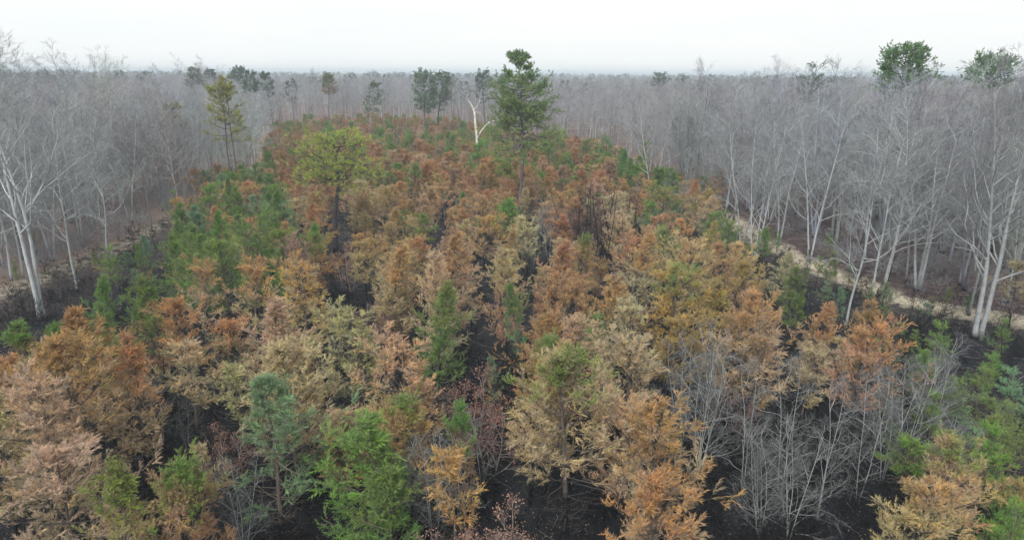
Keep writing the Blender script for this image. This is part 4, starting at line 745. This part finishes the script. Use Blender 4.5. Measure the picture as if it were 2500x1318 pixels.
# far part of the young stand
ysrc = [joined(young_pine(400 + i, 6.2, .33, .12, .6, (.3, 0, 0), .8, .05, nl=.2, shape=.6, nw=.035), [M_char, M_char, M_needle_far], ['trunk', 'branches', 'needles']) for i in range(4)]
n = len(REST); P = np.array([[x, y, 0] for y, x, *_ in REST]); k = np.array([h / 6.2 for _, _, h, *_ in REST])
if n: scatter('far_pine_scrub', P, ysrc, np.stack([np.zeros(n), np.zeros(n), rs.uniform(-.6, .6, n)], -1), np.stack([k * 1.25, k * 1.25, k], -1))
# twiggy undergrowth under the hardwoods
usrc = [joined(bare_tree(430 + i, 3.2, 4, .5, .1, 6, 5, 4, 0, r0=.02, tw=.009, limb=.5, kside=3), [M_ftwig, M_ftwig], ['trunk', 'twigs']) for i in range(3)]
U = []
while len(U) < 2600:
    y = rs.uniform(58, 230); x = rs.uniform(-.8, .8) * y; a, b = zone(np.array(x), np.array(y))
    if (a > 2 or (b > 3 and rs.random() < .45)) : U.append((x, y, 0))
n = len(U); k = rs.uniform(.3, .9, n)
scatter('undergrowth', U, usrc, np.stack([np.zeros(n), np.zeros(n), rs.random(n) * 6.28], -1), np.stack([k, k, k], -1))
csrc = [joined(bare_tree(450 + i, 2.6, 3, .35, .1, 9, 5, 3, 0, r0=.018, tw=.008, limb=.5, kside=4, wob=.08), [M_char, m__], ['trunk', 'twigs']) for i, m__ in enumerate([M_char, M_char, M_char])]
U = []
while len(U) < 1100:
    y = 26 + 80 * rs.random() ** 1.4; x = rs.uniform(-.85, .85) * y; a, b = zone(np.array(x), np.array(y))
    if a < 0 and b < 0: U.append((x, y, 0))
n = len(U); k = rs.uniform(.35, 1.15, n)
scatter('burnt_undergrowth', U, csrc, np.stack([rs.normal(0, .15, n), rs.normal(0, .15, n), rs.random(n) * 6.28], -1), np.stack([k, k, k], -1))
# charred stubs, dead sticks, fallen needles, dry grass on the ground
def litter(name, n, region, size, mat_, seed, k=3, up=.1, thin=.02):
    r2 = np.random.default_rng(seed); pts = []
    x = r2.uniform(-75, 75, n * 6); y = r2.uniform(24, 130, n * 6); keep = region(x, y, r2); x, y = x[keep][:n], y[keep][:n]
    az = r2.random(len(x)) * 6.28; D = np.stack([np.cos(az), np.sin(az), r2.normal(0, up, len(x))], -1)
    p, ra = grow(np.stack([x, y, np.zeros(len(x)) + .08], -1), D, r2.uniform(*size, len(x)), np.full(len(x), thin), np.full(len(x), thin * .4), 4, .0, .18, r2)
    m = MB(); tubes(m, p, ra, k); o = bpy.data.objects.new(name, m.mesh(name, mat_)); COL.objects.link(o); o['kind'] = 'stuff'; return o
inside = lambda x, y, r: (zone(x, y)[0] < -1) & (zone(x, y)[1] < -1)
litter('fallen_dead_sticks', 5200, inside, (.5, 2.4), M_stick, 1, up=.12, thin=.016)
litter('charred_stubs', 5000, inside, (.5, 2.2), M_char, 2, up=1.8, thin=.02)
litter('fallen_branches', 3500, lambda x, y, r: (zone(x, y)[0] > -2.5) & (r.random(len(x)) < np.exp(-np.abs(zone(x, y)[0]) / 9)), (.6, 3.2), M_stick, 3, up=.15, thin=.016)
litter('brushwood', 4200, lambda x, y, r: (zone(x, y)[1] > -4), (.6, 3.0), M_stick, 4, up=.2, thin=.014)
litter('dry_grass', 9000, lambda x, y, r: ((np.abs(zone(x, y)[0]) < 3.0) | (np.abs(zone(x, y)[1]) < 2.2)), (.15, .5), M_straw, 5, up=.9, thin=.012)
def flecks():
    r2 = np.random.default_rng(8); n = 26000; x = r2.uniform(-60, 60, n); y = 24 + 80 * r2.random(n) ** 1.5; k = inside(x, y, r2); x, y = x[k], y[k]
    m = MB(); leaves(m, np.stack([x, y, np.full(len(x), .16)], -1), 1, .045, .02, 1, r2)
    o = bpy.data.objects.new('fallen_needle_litter', m.mesh('fallen_needle_litter', M_fleck)); COL.objects.link(o); o['kind'] = 'stuff'
flecks()

# ------------------------------------------------------------------ haze
hb = MB(); a, b, c0, c1, z0, z1 = -3250, 3250, -450, 3550, -1.2, 30
vv = np.array([(x, y, z) for z in (z0, z1) for y in (c0, c1) for x in (a, b)], float)
hb.add(vv, q=np.array([[0, 2, 3, 1], [4, 5, 7, 6], [0, 1, 5, 4], [2, 6, 7, 3], [0, 4, 6, 2], [1, 3, 7, 5]]))
def haze_build(t, out):
    v = N_(t, 'ShaderNodeVolumePrincipled'); v.inputs['Density'].default_value = HAZE; v.inputs['Color'].default_value = (.78, .90, 1.0, 1); v.inputs['Anisotropy'].default_value = .0
    t.links.new(v.outputs[0], out.inputs['Volume'])
hz = bpy.data.objects.new('haze', hb.mesh('haze', mat('thin_haze', haze_build))); COL.objects.link(hz); hz['kind'] = 'stuff'

# ------------------------------------------------------------------ labels: each thing by its look and its place next to a landmark
cells = {}
for e, desc, px, py in PENDING:
    bx = min(MARKS, key=lambda k: (k[1] - px) ** 2 + (1.2 * (k[2] - py)) ** 2)
    an = math.degrees(math.atan2(bx[2] - py, px - bx[1])) % 360; sct = SECT[int(((an + 22.5) % 360) // 45)]
    cells.setdefault((desc, bx[0], sct), []).append((math.hypot(px - bx[1], py - bx[2]), e))
for (desc, mk, sct), L in cells.items():
    L.sort(key=lambda k: k[0])
    for i, (d, e) in enumerate(L):
        if len(L) == 1: e['label'] = '%s by the %s, %s' % (desc, mk, sct)
        else: e['label'] = '%s, %s the %s, %s' % (desc, 'nearest to' if i == 0 else ORD[min(i, len(ORD) - 1)] + ' from', mk, sct)
print('things', len(THINGS), 'near auto', len(NEAR), 'rest', len(REST), 'bare', len(big), 'far', len(far))
